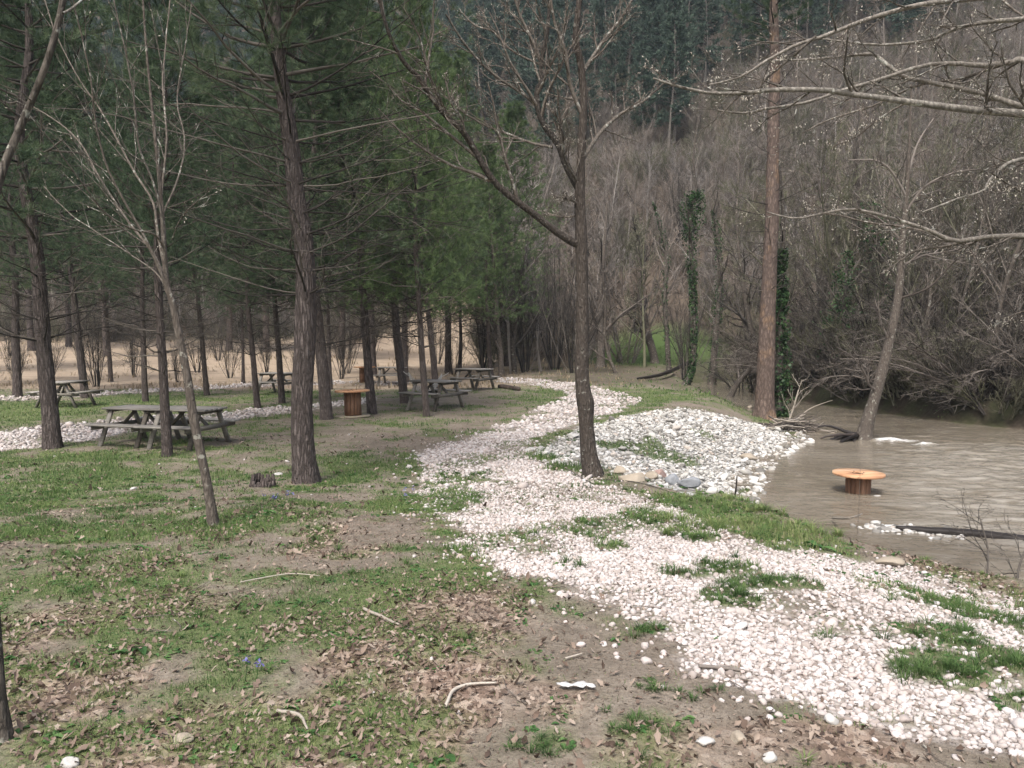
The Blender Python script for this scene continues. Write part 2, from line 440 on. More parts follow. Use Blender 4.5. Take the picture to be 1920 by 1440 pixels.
def bark(name, stops, sx=14, sz=3.5, st=.9, dist=.02, patch=None, lichen=None):
    m = NM(name, .95, .1)
    v = m.coord((sx, sx, sz))
    w = m.noise(1.2, 3, .6, v)
    dn = m.n.new("ShaderNodeTexNoise"); dn.inputs["Scale"].default_value = 1.3; dn.inputs["Detail"].default_value = 4; m.L(v, dn.inputs["Vector"])
    vm = m.n.new("ShaderNodeVectorMath"); vm.operation = 'MULTIPLY_ADD'; m.L(dn.outputs["Color"], vm.inputs[0]); vm.inputs[1].default_value = (1.1, 1.1, 1.1); m.L(v, vm.inputs[2]); v = vm.outputs[0]
    cr = m.vor(1.0, v, "Distance", 'DISTANCE_TO_EDGE')
    crack = m.ramp(cr, [(0, 0.0), (.30, 1.0)])
    fine = m.noise(30, 4, .7)
    base = m.ramp(m.math('ADD', m.math('MULTIPLY', w, .6), m.math('MULTIPLY', fine, .4)), stops)
    base = m.mix(m.math('MULTIPLY', m.math('SUBTRACT', 1.0, crack), .6), base, tuple(c * .35 for c in stops[0][1]))
    if patch:
        pm = m.ramp(m.noise(patch[2] if len(patch) > 2 else 1.6, 3, .6), [(patch[1], 0.0), (patch[1] + .08, 1.0)])
        base = m.mix(m.math('MULTIPLY', pm, m.math('MULTIPLY_ADD', fine, .9)), base, m.mix(crack, tuple(q * .45 for q in patch[0]), patch[0]))
        [setattr(n_.inputs[2], 'default_value', .12) for n_ in m.n if n_.type == 'MATH' and n_.operation == 'MULTIPLY_ADD']
    if lichen:
        lm = m.ramp(m.noise(9, 3, .7), [(lichen[1], 0.0), (lichen[1] + .06, 1.0)])
        base = m.mix(m.math('MULTIPLY', lm, .7), base, lichen[0])
    base = m.mix(m.math('MULTIPLY', m.orand(), .35), base, m.mix(.5, base, (.3, .24, .2)))
    m.color(base)
    m.bump(m.math('ADD', m.math('MULTIPLY', crack, .7), m.math('MULTIPLY', fine, .35)), st, dist)
    return m.m

M = {}
M['pine_bark'] = bark('pine_bark', [(.3, (.05, .042, .04)), (.55, (.135, .113, .106)), (.75, (.30, .26, .245))], 24, 4.2, 1, .03)
M['pine_bark_red'] = bark('pine_bark_red', [(.3, (.07, .052, .045)), (.55, (.155, .115, .098)), (.75, (.30, .245, .21))], 13, 4, .8, .02, patch=((.28, .18, .11), .54, 1.1))
M['grey_bark'] = bark('grey_bark', [(.3, (.06, .052, .045)), (.55, (.12, .105, .09)), (.75, (.21, .19, .165))], 26, 8, .8, .012, lichen=((.36, .36, .31), .60))
M['dark_bark'] = bark('dark_bark', [(.3, (.028, .025, .022)), (.55, (.07, .062, .055)), (.75, (.16, .148, .132))], 30, 7, 1, .02, lichen=((.30, .30, .26), .63))
M['pale_bark'] = bark('pale_bark', [(.3, (.16, .145, .125)), (.55, (.27, .25, .22)), (.75, (.42, .40, .36))], 22, 12, .5, .01, lichen=((.5, .5, .45), .62))
M['branch_bark'] = bark('branch_bark', [(.3, (.08, .07, .058)), (.55, (.17, .15, .13)), (.75, (.30, .27, .24))], 30, 12, .5, .006, lichen=((.45, .45, .40), .58))

def simple(name, stops, sc=6, rough=.9, attr=True, bump=None, trans=0, obj=.0, objc=(.2, .2, .2)):
    m = NM(name, rough, .15)
    f = m.noise(sc, 3, .6)
    if attr: f = m.math('ADD', m.math('MULTIPLY', f, .45), m.math('MULTIPLY', m.attr('rnd'), .55))
    c = m.ramp(f, stops)
    if obj: c = m.mix(m.math('MULTIPLY', m.orand(), obj), c, objc)
    m.color(c)
    if bump: m.bump(m.noise(bump[0], 4, .7), bump[1], bump[2])
    if trans: m.two_sided(c, trans)
    return m.m

M['twig'] = simple('twig', [(.25, (.06, .05, .043)), (.5, (.13, .112, .098)), (.8, (.24, .21, .185))], 2)
M['twig_dark'] = simple('twig_dark', [(.25, (.025, .022, .020)), (.5, (.06, .053, .047)), (.8, (.17, .15, .13))], 2)
M['scrub_twig'] = simple('scrub_twig', [(.25, (.085, .074, .067)), (.5, (.19, .172, .158)), (.8, (.37, .345, .32))], 1.2, obj=.6, objc=(.24, .185, .14))
M['scrub_twig_olive'] = simple('scrub_twig_olive', [(.25, (.055, .053, .038)), (.5, (.125, .118, .083)), (.8, (.26, .25, .19))], 1.2, obj=.5, objc=(.11, .115, .055))
M['bud'] = simple('bud', [(.2, (.35, .31, .26)), (.8, (.62, .58, .50))], 5)
M['needle'] = simple('needle', [(.2, (.036, .058, .032)), (.5, (.088, .128, .070)), (.85, (.22, .265, .15))], 1.1, .6, trans=.25, obj=.4, objc=(.04, .075, .05))
M['needle_bright'] = simple('needle_bright', [(.2, (.05, .078, .034)), (.5, (.11, .165, .068)), (.85, (.21, .28, .12))], 1.1, .6, trans=.25)
M['far_needle'] = simple('far_needle', [(.2, (.028, .048, .034)), (.5, (.072, .110, .080)), (.85, (.17, .22, .16))], .5, .7, trans=.15, obj=.5, objc=(.06, .095, .08))
M['ivy'] = simple('ivy', [(.2, (.012, .03, .012)), (.5, (.028, .06, .022)), (.85, (.07, .12, .045))], 5, .45)
M['grass'] = simple('grass', [(.2, (.038, .075, .028)), (.48, (.095, .160, .052)), (.7, (.19, .25, .09)), (.9, (.38, .35, .20))], .9, .7, trans=.3)
M['leaf'] = simple('leaf', [(.2, (.06, .042, .033)), (.42, (.155, .112, .088)), (.66, (.27, .21, .168)), (.9, (.44, .375, .315))], 3, .85, trans=.1)
M['weed'] = simple('weed', [(.2, (.03, .075, .025)), (.5, (.06, .13, .04)), (.85, (.12, .2, .07))], 4, .6, trans=.2)
M['wood_grey'] = None

def pebble_mat(name, stops, dark):
    m = NM(name, .8, .25)
    c = m.ramp(m.attr('rnd'), stops)
    c = m.mix(m.math('MULTIPLY', m.ramp(m.noise(60, 3, .7), [(.5, 0.0), (.72, 1.0)]), .3), c, dark)
    m.color(c); m.bump(m.noise(90, 3, .6), .3, .004)
    return m.m
M['pebble'] = pebble_mat('pebble', [(0, (.20, .165, .145)), (.12, (.36, .315, .29)), (.5, (.455, .415, .395)), (.8, (.55, .515, .50)), (.93, (.46, .385, .355)), (1, (.36, .33, .31))], (.42, .33, .28))
M['cobble'] = pebble_mat('cobble', [(0, (.12, .112, .098)), (.25, (.29, .275, .25)), (.5, (.43, .415, .385)), (.85, (.60, .585, .56)), (1, (.38, .32, .27))], (.3, .29, .27))

def weathered(name, stops, scale=(3, 40, 40), bump=.4):
    m = NM(name, .9, .15)
    v = m.coord(scale)
    g = m.noise(1, 5, .65, v, .3)
    f = m.math('ADD', m.math('MULTIPLY', g, .6), m.math('MULTIPLY', m.attr('rnd'), .4))
    m.color(m.mix(m.math('MULTIPLY', m.noise(4, 3, .6), .3), m.ramp(f, stops), stops[0][1]))
    m.bump(g, bump, .004)
    return m.m
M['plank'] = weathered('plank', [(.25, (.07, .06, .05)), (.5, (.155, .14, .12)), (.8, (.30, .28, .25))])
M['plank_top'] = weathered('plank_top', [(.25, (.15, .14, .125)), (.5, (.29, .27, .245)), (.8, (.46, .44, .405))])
M['spool_orange'] = weathered('spool_orange', [(.3, (.30, .155, .09)), (.48, (.52, .29, .16)), (.62, (.62, .40, .25)), (.8, (.70, .50, .35))], (4, 30, 30))
M['spool_wood'] = weathered('spool_wood', [(.2, (.10, .055, .035)), (.5, (.22, .125, .08)), (.85, (.36, .22, .15))], (30, 30, 3))
M['spool_flange'] = weathered('spool_flange', [(.2, (.16, .13, .10)), (.5, (.28, .24, .18)), (.85, (.42, .37, .28))])
M['rope'] = simple('rope', [(.2, (.34, .32, .29)), (.8, (.62, .60, .56))], 9)
M['rock_tan'] = simple('rock_tan', [(.2, (.17, .14, .105)), (.5, (.31, .265, .21)), (.8, (.44, .39, .325))], 5, .85, bump=(14, .6, .02))
M['rock_grey'] = simple('rock_grey', [(.2, (.13, .135, .14)), (.5, (.235, .245, .26)), (.8, (.40, .41, .42))], 5, .8, bump=(14, .6, .02))
M['rock_pink'] = simple('rock_pink', [(.2, (.2, .13, .11)), (.5, (.33, .23, .2)), (.8, (.45, .34, .3))], 5, .8, bump=(14, .5, .02))
M['rock_white'] = simple('rock_white', [(.2, (.30, .285, .26)), (.5, (.43, .415, .39)), (.8, (.55, .54, .52))], 5, .8, bump=(18, .5, .01))
M['deadwood'] = weathered('deadwood', [(.2, (.20, .17, .14)), (.5, (.38, .34, .29)), (.85, (.58, .54, .47))], (20, 20, 20))
M['wet_log'] = simple('wet_log', [(.2, (.012, .010, .009)), (.6, (.035, .03, .028)), (.9, (.12, .09, .075))], 5, .4, bump=(25, .6, .01))
M['paper'] = simple('paper', [(.2, (.36, .35, .34)), (.8, (.56, .55, .54))], 8, .7)
M['dry_grass'] = simple('dry_grass', [(.2, (.16, .12, .075)), (.5, (.27, .215, .14)), (.85, (.40, .34, .24))], .6, .8, trans=.2)
M['petal'] = simple('petal', [(.2, (.10, .09, .26)), (.8, (.22, .21, .42))], 8, .6)

# ground
m = NM('ground_cover', .95, .08)
P_ = {k: m.attr(k) for k in ('path', 'bar', 'grass', 'litter', 'field', 'wet', 'wood')}
nz = m.noise(9, 5, .7); nzf = m.noise(45, 4, .7); big = m.noise(1.3, 4, .6)
soil = m.ramp(m.math('ADD', m.math('MULTIPLY', nz, .5), m.math('MULTIPLY', nzf, .5)), [(.3, (.10, .083, .066)), (.5, (.195, .163, .132)), (.68, (.30, .26, .215))])
lv = m.vor(26, None, "Color")
sep = m.n.new("ShaderNodeSeparateColor"); m.L(lv, sep.inputs[0])
litc = m.ramp(sep.outputs[0], [(0, (.09, .06, .045)), (.4, (.20, .14, .11)), (.75, (.32, .24, .19)), (1, (.42, .34, .28))])
gr = m.ramp(m.math('ADD', m.math('MULTIPLY', nzf, .55), m.math('MULTIPLY', nz, .45)), [(.3, (.045, .065, .025)), (.5, (.095, .135, .045)), (.7, (.18, .20, .09))])
pv = m.vor(26, None, "Color"); sp2 = m.n.new("ShaderNodeSeparateColor"); m.L(pv, sp2.inputs[0])
pd = m.vor(26, None, "Distance")
pebc = m.ramp(sp2.outputs[1], [(0, (.28, .245, .22)), (.4, (.44, .40, .37)), (1, (.58, .54, .52))])
pebc = m.mix(m.ramp(pd, [(.45, 0.0), (.75, 1.0)]), pebc, (.20, .165, .14))
bv = m.vor(13, None, "Color"); sp3 = m.n.new("ShaderNodeSeparateColor"); m.L(bv, sp3.inputs[0])
bd = m.vor(13, None, "Distance")
barc = m.ramp(sp3.outputs[1], [(0, (.18, .175, .165)), (.4, (.42, .41, .40)), (1, (.66, .66, .65))])
barc = m.mix(m.ramp(bd, [(.4, 0.0), (.7, 1.0)]), barc, (.15, .14, .125))
fld = m.ramp(m.math('ADD', m.math('MULTIPLY', m.noise(1.1, 6, .75, m.coord((.35, 1.5, 1))), .6), m.math('MULTIPLY', nz, .4)), [(.3, (.18, .142, .10)), (.5, (.31, .245, .182)), (.7, (.42, .34, .262))])
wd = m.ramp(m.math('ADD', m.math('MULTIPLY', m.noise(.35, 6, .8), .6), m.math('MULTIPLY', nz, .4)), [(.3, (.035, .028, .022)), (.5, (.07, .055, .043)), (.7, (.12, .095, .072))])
spk = m.ramp(m.vor(70, None, 'Distance'), [(.12, 0.0), (.3, 1.0)])
soil = m.mix(m.math('MULTIPLY', m.math('SUBTRACT', 1.0, spk), m.math('MULTIPLY', big, .9)), soil, (.055, .043, .034))
soil = m.mix(m.ramp(big, [(.42, 0.0), (.62, .45)]), soil, (.115, .098, .075))
c = m.mix(P_['litter'], soil, litc)
c = m.mix(m.math('MULTIPLY', P_['grass'], .8), c, gr)
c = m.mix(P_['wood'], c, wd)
c = m.mix(m.math('MULTIPLY', m.attr('mud_shade'), .92), c, m.ramp(nz, [(.3, (.018, .014, .011)), (.7, (.05, .04, .031))]))  # wet far-bank soil, with shade beneath the shrubs painted into its colour
c = m.mix(P_['field'], c, fld)
c = m.mix(P_['path'], c, pebc)
c = m.mix(P_['bar'], c, barc)
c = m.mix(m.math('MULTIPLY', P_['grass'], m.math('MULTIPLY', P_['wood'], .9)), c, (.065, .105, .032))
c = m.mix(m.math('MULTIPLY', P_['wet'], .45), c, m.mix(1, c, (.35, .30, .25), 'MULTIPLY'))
m.color(c)
m.bump(m.math('ADD', m.math('MULTIPLY', nzf, .6), m.math('ADD', m.math('MULTIPLY', nz, .6), m.math('MULTIPLY', m.math('SUBTRACT', 1.0, pd), m.math('MULTIPLY', P_['path'], .8)))), .7, .03)
M['ground'] = m.m

# water
m = NM('stream_water', .16, .5)
v = m.coord((1, 1, 1))
st = m.noise(.8, 4, .6, m.coord((.6, 1.1, 1)), 1.5)
c = m.ramp(st, [(.3, (.145, .122, .090)), (.5, (.185, .158, .122)), (.7, (.24, .21, .168))])
fo = m.attr('foam')
fn = m.ramp(m.math('ADD', m.noise(9, 6, .8, m.coord((.8, 1.5, 1)), .8), m.math('MULTIPLY', fo, .6)), [(.80, 0.0), (1.0, 1.0)])
sk = m.ramp(m.math('ADD', m.noise(1.3, 4, .62, m.coord((.7, 1.7, 1)), 1.6), m.math('MULTIPLY', m.attr('cur'), .28)), [(.55, 0.0), (.85, 1.0)])
c = m.mix(m.math('MULTIPLY', sk, .55), c, (.36, .335, .29))
c = m.mix(m.math('MULTIPLY', fn, .9), c, (.66, .66, .64))
m.color(c)
rr = m.n.new("ShaderNodeMapRange"); m.L(fn, rr.inputs[0]); rr.inputs[3].default_value = .09; rr.inputs[4].default_value = .7
m.L(rr.outputs[0], m.b.inputs["Roughness"])
m.bump(m.math('ADD', m.noise(3.2, 3, .55, m.coord((1, 1.5, 1)), .6), m.math('MULTIPLY', fn, .3)), .42, .06)
M['water'] = m.m

# ================================================================== SETTING
rng = np.random.default_rng(7)
ua = math.asinh(260 / 5); xs = 5 * np.sinh(np.linspace(-ua, ua, 760))
vb = math.log(1 + 330 / 4.5); ys = 4.5 * (np.exp(np.linspace(0, vb, 760)) - 1) + .6
ys = np.concatenate([[-60, -30, -12, -5, -2.5, -1.2, -.5, 0, .3], ys])
X, Y = np.meshgrid(xs, ys)
Z = terrain(X, Y)
cv = cover(X, Y)
Z = Z + .018 * (fbm(X * 7, Y * 7, 40, 3) - .5) * (Y < 25) - .03 * (cv['path'] * (Y < 16)) - .04 * cv['bar'] * (Y < 22)
def gz(x, y):
    """height of the ground sheet"""
    i = np.clip(np.searchsorted(xs, x) - 1, 0, len(xs) - 2); j = np.clip(np.searchsorted(ys, y) - 1, 0, len(ys) - 2)
    fx = (x - xs[i]) / (xs[i + 1] - xs[i]); fy = (y - ys[j]) / (ys[j + 1] - ys[j])
    return (Z[j, i] * (1 - fx) + Z[j, i + 1] * fx) * (1 - fy) + (Z[j + 1, i] * (1 - fx) + Z[j + 1, i + 1] * fx) * fy
def grid_faces(ny, nx):
    i = np.arange(ny * nx).reshape(ny, nx)
    return np.stack([i[:-1, :-1], i[:-1, 1:], i[1:, 1:], i[1:, :-1]], -1).reshape(-1, 4)
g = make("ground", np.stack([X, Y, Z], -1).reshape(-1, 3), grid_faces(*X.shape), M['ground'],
         attrs={k: cv[k].ravel() for k in ('path', 'bar', 'grass', 'litter', 'field', 'wet', 'wood', 'mud_shade')}, smooth=True)
tag(g, kind='structure')

# ---- stream
wx = np.concatenate([np.linspace(2.5, 16, 420), np.linspace(16.2, 60, 120)])
wy = np.concatenate([np.linspace(-8, 6, 40), np.linspace(6.05, 26, 520), np.linspace(26.2, 50, 120)])
WX, WY = np.meshgrid(wx, wy)
LT = np.array([9.25, 20.4])
foam = np.exp(-(((WX - 9.95) / .8) ** 2 + ((WY - 20.0) / .42) ** 2)) * .95
foam = np.maximum(foam, .8 * np.exp(-(((WX - 10.45) / .5) ** 2 + ((WY - 19.3) / .22) ** 2)))
cur = ss(-1.2, -3.2, sdpoly(WX, WY, RIV)) * ss(22, 17, WY)
foam = np.maximum(foam, .12 * cur)
amp = .010 + .028 * cur + .10 * np.clip(foam, 0, 1) * (foam > .55)
WZZ = WZ + amp * (fbm(WX * 2.2, WY * 4.2, 61, 4) - .5) * 2
w_ = make("stream_water", np.stack([WX, WY, WZZ], -1).reshape(-1, 3), grid_faces(*WX.shape), M['water'], attrs={'foam': foam.ravel(), 'cur': cur.ravel()}, smooth=True)
tag(w_, kind='structure')

# ---- loose covers
def jit(x0, x1, y0, y1, c, rng, wedge=.82):
    a = np.arange(x0, x1, c); b = np.arange(y0, y1, c)
    A, B = np.meshgrid(a, b); A = A.ravel(); B = B.ravel()
    A = A + rng.random(len(A)) * c; B = B + rng.random(len(B)) * c
    k = np.abs(A) < wedge * B + 1.0
    return A[k], B[k]

def ico(sub):
    import bmesh
    bm = bmesh.new(); bmesh.ops.create_icosphere(bm, subdivisions=sub, radius=1)
    V = np.array([v.co[:] for v in bm.verts]); F = np.array([[v.index for v in f.verts] for f in bm.faces]); bm.free()
    return V, F

def stone_protos(n, sub, flat, rng):
    out = []
    V0, F = ico(sub)
    for k in range(n):
        V = V0.copy()
        # facet by clipping with random planes
        for _ in range(7):
            q = norm(rng.normal(0, 1, 3)); h = .55 + .3 * rng.random()
            dd = V @ q; V = V - np.clip(dd - h, 0, None)[:, None] * q
        V = V * (1 + .06 * rng.normal(0, 1, (len(V), 1)))
        out.append((V * np.array([1, .75 + .2 * rng.random(), flat * (.8 + .4 * rng.random())]), F))
    return out

def stones(name, mat, sets, smooth=False):
    mb = MB()
    for (x, y, size, protos, sink) in sets:
        k = rng.integers(0, len(protos), len(x))
        z = gz(x, y)
        for j, (V, F) in enumerate(protos):
            q = k == j
            if not q.any(): continue
            n = q.sum()
            a = rng.random(n) * 2 * pi
            t = rng.normal(0, .3, (n, 2))
            Mx = rotz(a)
            tilt = np.tile(np.eye(3), (n, 1, 1)); tilt[:, 0, 2] = t[:, 0]; tilt[:, 2, 0] = -t[:, 0]; tilt[:, 1, 2] = t[:, 1]; tilt[:, 2, 1] = -t[:, 1]
            Mx = (tilt @ Mx) * size[q][:, None, None]
            T = np.stack([x[q], y[q], z[q] + size[q] * sink], -1)
            rn = rng.random(n)
            mb.add(*scatter_inst(V, F, Mx, T, rn))
    return mb.obj(name, mat, None, smooth)

hi = stone_protos(8, 2, .62, rng); lo = stone_protos(6, 1, .62, rng); cob = stone_protos(8, 2, .5, rng)
sets = []
for (y0, y1, x0, x1, c, sz, pr) in ((2.2, 6.0, -2, 8, .0265, .0148, hi), (6.0, 10.5, -5, 8, .031, .0172, lo), (10.5, 17, -6, 6, .050, .028, lo), (17, 40, -32, 9, .12, .05, lo), (13, 17, -20, -5.5, .06, .034, lo)):
    x, y = jit(x0, x1, y0, y1, c, rng)
    p = cover(x, y)
    k = rng.random(len(x)) < np.maximum(np.clip(p['path'] * 1.1, 0, 1), (.0010 + .07 * ss(.55, .0, sdpoly(x, y, PATH))) * (y < 17) * (p['wood'] < .3))
    k &= sdpoly(x, y, RIV) > -.02
    x, y = x[k], y[k]
    sets.append((x, y, sz * np.exp(rng.normal(-.03, .30, len(x))), pr, .24))
tag(stones("gravel", M['pebble'], sets), "loose white and pinkish pebbles covering the winding path", "gravel", kind='stuff')
sets = []
x, y = jit(0, 9, 11, 24, .062, rng); p = cover(x, y)
k = (rng.random(len(x)) < np.clip(p['bar'] * 1.1, 0, 1)) & (sdpoly(x, y, RIV) > -.35)
x, y = x[k], y[k]; sets.append((x, y, .028 * np.exp(rng.normal(0, .45, len(x))), cob, .3))
x, y = jit(3.5, 9.5, 9, 22, .10, rng); s_ = sdpoly(x, y, RIV)
k = (s_ < .1) & (s_ > -.55) & (sdpoly(x, y, FAR) > 1) & (rng.random(len(x)) < .55) & (y > 11)
x, y = x[k], y[k]; sets.append((x, y, .05 * np.exp(rng.normal(0, .4, len(x))), cob, .2))
tag(stones("river_cobbles", M['cobble'], sets), "grey and white river stones heaped on the bar beside the stream", "stones", kind='stuff')
# pebble spit at the water's edge near the log
n = 260; t = rng.random(n)
sx = 5.15 + 1.1 * t + rng.normal(0, .10, n); sy = 10.95 - .45 * t + rng.normal(0, .13, n)
mb = MB()
for j, (V, F) in enumerate(cob):
    q = np.arange(n) % 8 == j; m_ = q.sum(); s_ = .045 * np.exp(rng.normal(0, .35, m_))
    mb.add(*scatter_inst(V, F, rotz(rng.random(m_) * 6.28) * s_[:, None, None], np.stack([sx[q], sy[q], WZ - .01 + .02 * rng.random(m_)], -1), rng.random(m_)))
tag(mb.obj("shoal_stones", M['cobble']), "pale stones breaking the water surface beside the dark floating log", "stones", kind='stuff')

# ---- leaf litter
def leaf_protos(n, rng):
    out = []
    for k in range(n):
        m_ = 6; t = np.linspace(0, 1, m_)
        w = .24 * np.sin(pi * np.clip(t, .02, .98)) ** .7 * (1 + .45 * np.cos(t * 18 + k)) * (.8 + .3 * rng.random())
        curl = rng.normal(.0, .5); fold = rng.normal(.35, .35)
        mid = np.stack([t - .5, np.zeros(m_), .35 * curl * (t - .5) ** 2 * 2], -1)
        L_ = mid + np.stack([np.zeros(m_), w, w * fold], -1); R_ = mid + np.stack([np.zeros(m_), -w, w * fold * rng.uniform(.3, 1.2)], -1)
        V = np.concatenate([mid, L_, R_]); i = np.arange(m_ - 1)
        out.append((V, np.concatenate([np.stack([i, i + 1, i + 1 + m_, i + m_], -1), np.stack([i + 1, i, i + 2 * m_, i + 1 + 2 * m_], -1)])))
    return out
LP = leaf_protos(8, rng)
mb = MB()
for (y0, y1, c, sz) in ((2.0, 5.5, .026, .026), (5.5, 9.5, .038, .034), (9.5, 17, .09, .05)):
    x, y = jit(-16, 12, y0, y1, c, rng); p = cover(x, y)
    pr = np.clip(p['litter'] * .62 + .09 * (1 - p['path']) + .05 * (1 - p['bar']) - .03, .006, 1) * (1 - .93 * p['path']) * (1 - .9 * p['bar'])
    k = (rng.random(len(x)) < pr) & (sdpoly(x, y, RIV) > .15)
    x, y = x[k], y[k]; z = gz(x, y); kk = rng.integers(0, 8, len(x))
    for j, (V, F) in enumerate(LP):
        q = kk == j; n = q.sum()
        if not n: continue
        tl = rng.normal(0, .55, (n, 2)); tilt = np.tile(np.eye(3), (n, 1, 1))
        tilt[:, 0, 2] = tl[:, 0]; tilt[:, 2, 0] = -tl[:, 0]; tilt[:, 1, 2] = tl[:, 1]; tilt[:, 2, 1] = -tl[:, 1]
        s_ = sz * np.exp(rng.normal(0, .28, n))
        mb.add(*scatter_inst(V, F, (tilt @ rotz(rng.random(n) * 6.28)) * s_[:, None, None], np.stack([x[q], y[q], z[q] + .006 + .012 * rng.random(n)], -1), rng.random(n)))
for (y0, y1, c, sz) in ((2.0, 5.0, .019, .013), (5.0, 9.0, .030, .019), (9.0, 22, .075, .034)):
    x, y = jit(-20, 12, y0, y1, c, rng); p = cover(x, y)
    k = (rng.random(len(x)) < .55 * (1 - .9 * p['path']) * (1 - .8 * p['bar'])) & (sdpoly(x, y, RIV) > .1); x, y = x[k], y[k]; n = len(x)
    mb.add(*scatter_inst(LP[0][0], LP[0][1][:6], randrot(n, rng) * np.array([1, 1, .5])[:, None] * (sz * np.exp(rng.normal(0, .35, n)))[:, None, None], np.stack([x, y, gz(x, y) + .004], -1), rng.random(n) * .8))
tag(mb.obj("leaf_litter", M['leaf']), "dry curled brown leaves lying on the soil under the trees", "fallen leaves", kind='stuff')

# ---- grass
mb = MB()
def blades(x, y, z, h, w, n, spread, rng, tone):
    N = len(x) * n
    x = np.repeat(x, n) + rng.normal(0, spread, N); y = np.repeat(y, n) + rng.normal(0, spread, N); z = np.repeat(z, n)
    h = np.repeat(h, n) * rng.uniform(.5, 1.25, N); a = rng.random(N) * 2 * pi; b = rng.random(N) * 2 * pi
    w = np.broadcast_to(w, (N,)) * rng.uniform(.6, 1.3, N); ln = h * rng.uniform(.1, .9, N)
    B = np.stack([x, y, z - .01], -1); D = np.stack([np.cos(a), np.sin(a), 0 * a], -1); U = np.array([0, 0, 1.])
    Sd = np.stack([np.cos(b), np.sin(b), 0 * b], -1) * w[:, None] * .5
    m1 = B + D * (ln * .3)[:, None] + U * (h * .6)[:, None]; tp = B + D * ln[:, None] + U * (h * rng.uniform(.75, 1, N))[:, None]
    V = np.stack([B - Sd, B + Sd, m1 + Sd * .8, m1 - Sd * .8, tp], 1).reshape(-1, 3)
    i = np.arange(N)[:, None] * 5
    tn = np.clip(np.repeat(tone, n) + rng.normal(0, .14, N) + .45 * (rng.random(N) < .07), 0, 1)
    mb.add(V, [i + np.array([0, 1, 2, 3]), i + np.array([3, 2, 4])], np.repeat(tn, 5))
for (y0, y1, c, n, hh, ww, sp) in ((1.9, 5.5, .021, 3, .042, .0030, .012), (5.5, 9.5, .034, 4, .052, .0052, .022), (9.5, 16, .070, 5, .062, .009, .045), (16, 30, .17, 6, .075, .016, .09), (30, 60, .5, 5, .14, .05, .25)):
    x, y = jit(-40 if y0 > 15 else -16, 14, y0, y1, c, rng); p = cover(x, y)
    k = (rng.random(len(x)) < p['grass'] * .9 + .02 * (1 - p['path']) * (1 - p['wood'])) & (sdpoly(x, y, RIV) > .12) & (p['field'] < .5)
    x, y, gg = x[k], y[k], p['grass'][k]
    tall = blob(x, y, G_ON_PATH[:9], .5) if y0 < 9 else 0 * x
    bank = blob(x, y, [(1390, 975, 150, 40, 1), (1060, 850, 80, 30, 1)], .5)
    q_ = rng.random(len(x)) > .6 * blob(x, y, [(1470, 985, 190, 34, 1)], .5); x, y, gg, tall, bank = x[q_], y[q_], gg[q_], tall[q_], bank[q_]
    h = hh * (.55 + .75 * vn(x * 2.1, y * 2.1, 91)) * (.6 + .5 * gg) * (1 + .7 * tall + .8 * bank)
    th_ = rng.random(len(x)) > .35 * blob(x, y, [(1420, 975, 220, 40, 1)], .5); x, y, h, tall = x[th_], y[th_], h[th_], tall[th_]
    blades(x, y, gz(x, y), h * (1 - .35 * tall), ww, n, sp, rng, .30 * blob(x, y, [(1420, 975, 220, 40, 1)], .5) + .46 + .35 * (fbm(x * .8, y * .8, 92) - .5) * 2 + .25 * (fbm(x * 4, y * 4, 93) - .5) - .22 * tall)
# spiky tussocks
def tussocks(x, y, size, nb, tone):
    N = len(x) * nb; xx = np.repeat(x, nb); yy = np.repeat(y, nb); sz = np.repeat(size, nb); a = rng.random(N) * 2 * pi; q = rng.random(N) ** .6
    B = np.stack([xx + np.cos(a) * q * sz * .3, yy + np.sin(a) * q * sz * .3, gz(xx, yy) - .01], -1); L = sz * rng.uniform(.55, 1.1, N); ln = .25 + .75 * q
    D = np.stack([np.cos(a), np.sin(a), 0 * a], -1) * ln[:, None]; U = np.array([0, 0, 1.]); w = (.0022 + .0005 * yy)[:, None] * .5; Sd = np.stack([-np.sin(a), np.cos(a), 0 * a], -1) * w
    m1 = B + (D * .35 + U * .75) * (L * .55)[:, None]; tp = B + (D * .95 + U * (1.05 - .55 * ln)[:, None]) * L[:, None]
    V = np.stack([B - Sd, B + Sd, m1 + Sd * .8, m1 - Sd * .8, tp], 1).reshape(-1, 3); i = np.arange(N)[:, None] * 5
    mb.add(V, [i + np.array([0, 1, 2, 3]), i + np.array([3, 2, 4])], np.repeat(np.clip(np.repeat(tone, nb) + rng.normal(0, .12, N), 0, 1), 5))
for (px, py, rx, ry, w_) in G_ON_PATH + [(1060, 850, 60, 14, 1)] + [(1200, 1360, 120, 44, .5), (1300, 1300, 50, 20, .5), (1010, 1400, 110, 36, .5), (1230, 1290, 60, 20, .5)]:
    if py < 960 and px > 1000 and py > 900: continue
    nt_ = int(3 + rx * ry * w_ / 190); tx = px + rng.normal(0, .42, nt_) * rx; ty = py + rng.normal(0, .42, nt_) * ry; G_ = gnd(tx, ty)
    tussocks(G_[:, 0], G_[:, 1], rng.uniform(.05, .12, nt_) * (.55 if py > 1270 else 1), 40, rng.uniform(.12, .42, nt_))
x, y = jit(-12, 7, 2.2, 12, .36, rng); p = cover(x, y); k = (rng.random(len(x)) < .08 + .5 * p['grass']) & (sdpoly(x, y, RIV) > .15) & (p['path'] < .5); x, y = x[k], y[k]
tussocks(x, y, rng.uniform(.04, .11, len(x)), 34, rng.uniform(.2, .75, len(x)))
bx = gnd(rng.uniform(1240, 1640, 130), rng.uniform(930, 1010, 130)); k = sdpoly(bx[:, 0], bx[:, 1], RIV) > .05; bx = bx[k]
tussocks(bx[:, 0], bx[:, 1], rng.uniform(.08, .20, len(bx)), 40, rng.uniform(.35, .95, len(bx)))
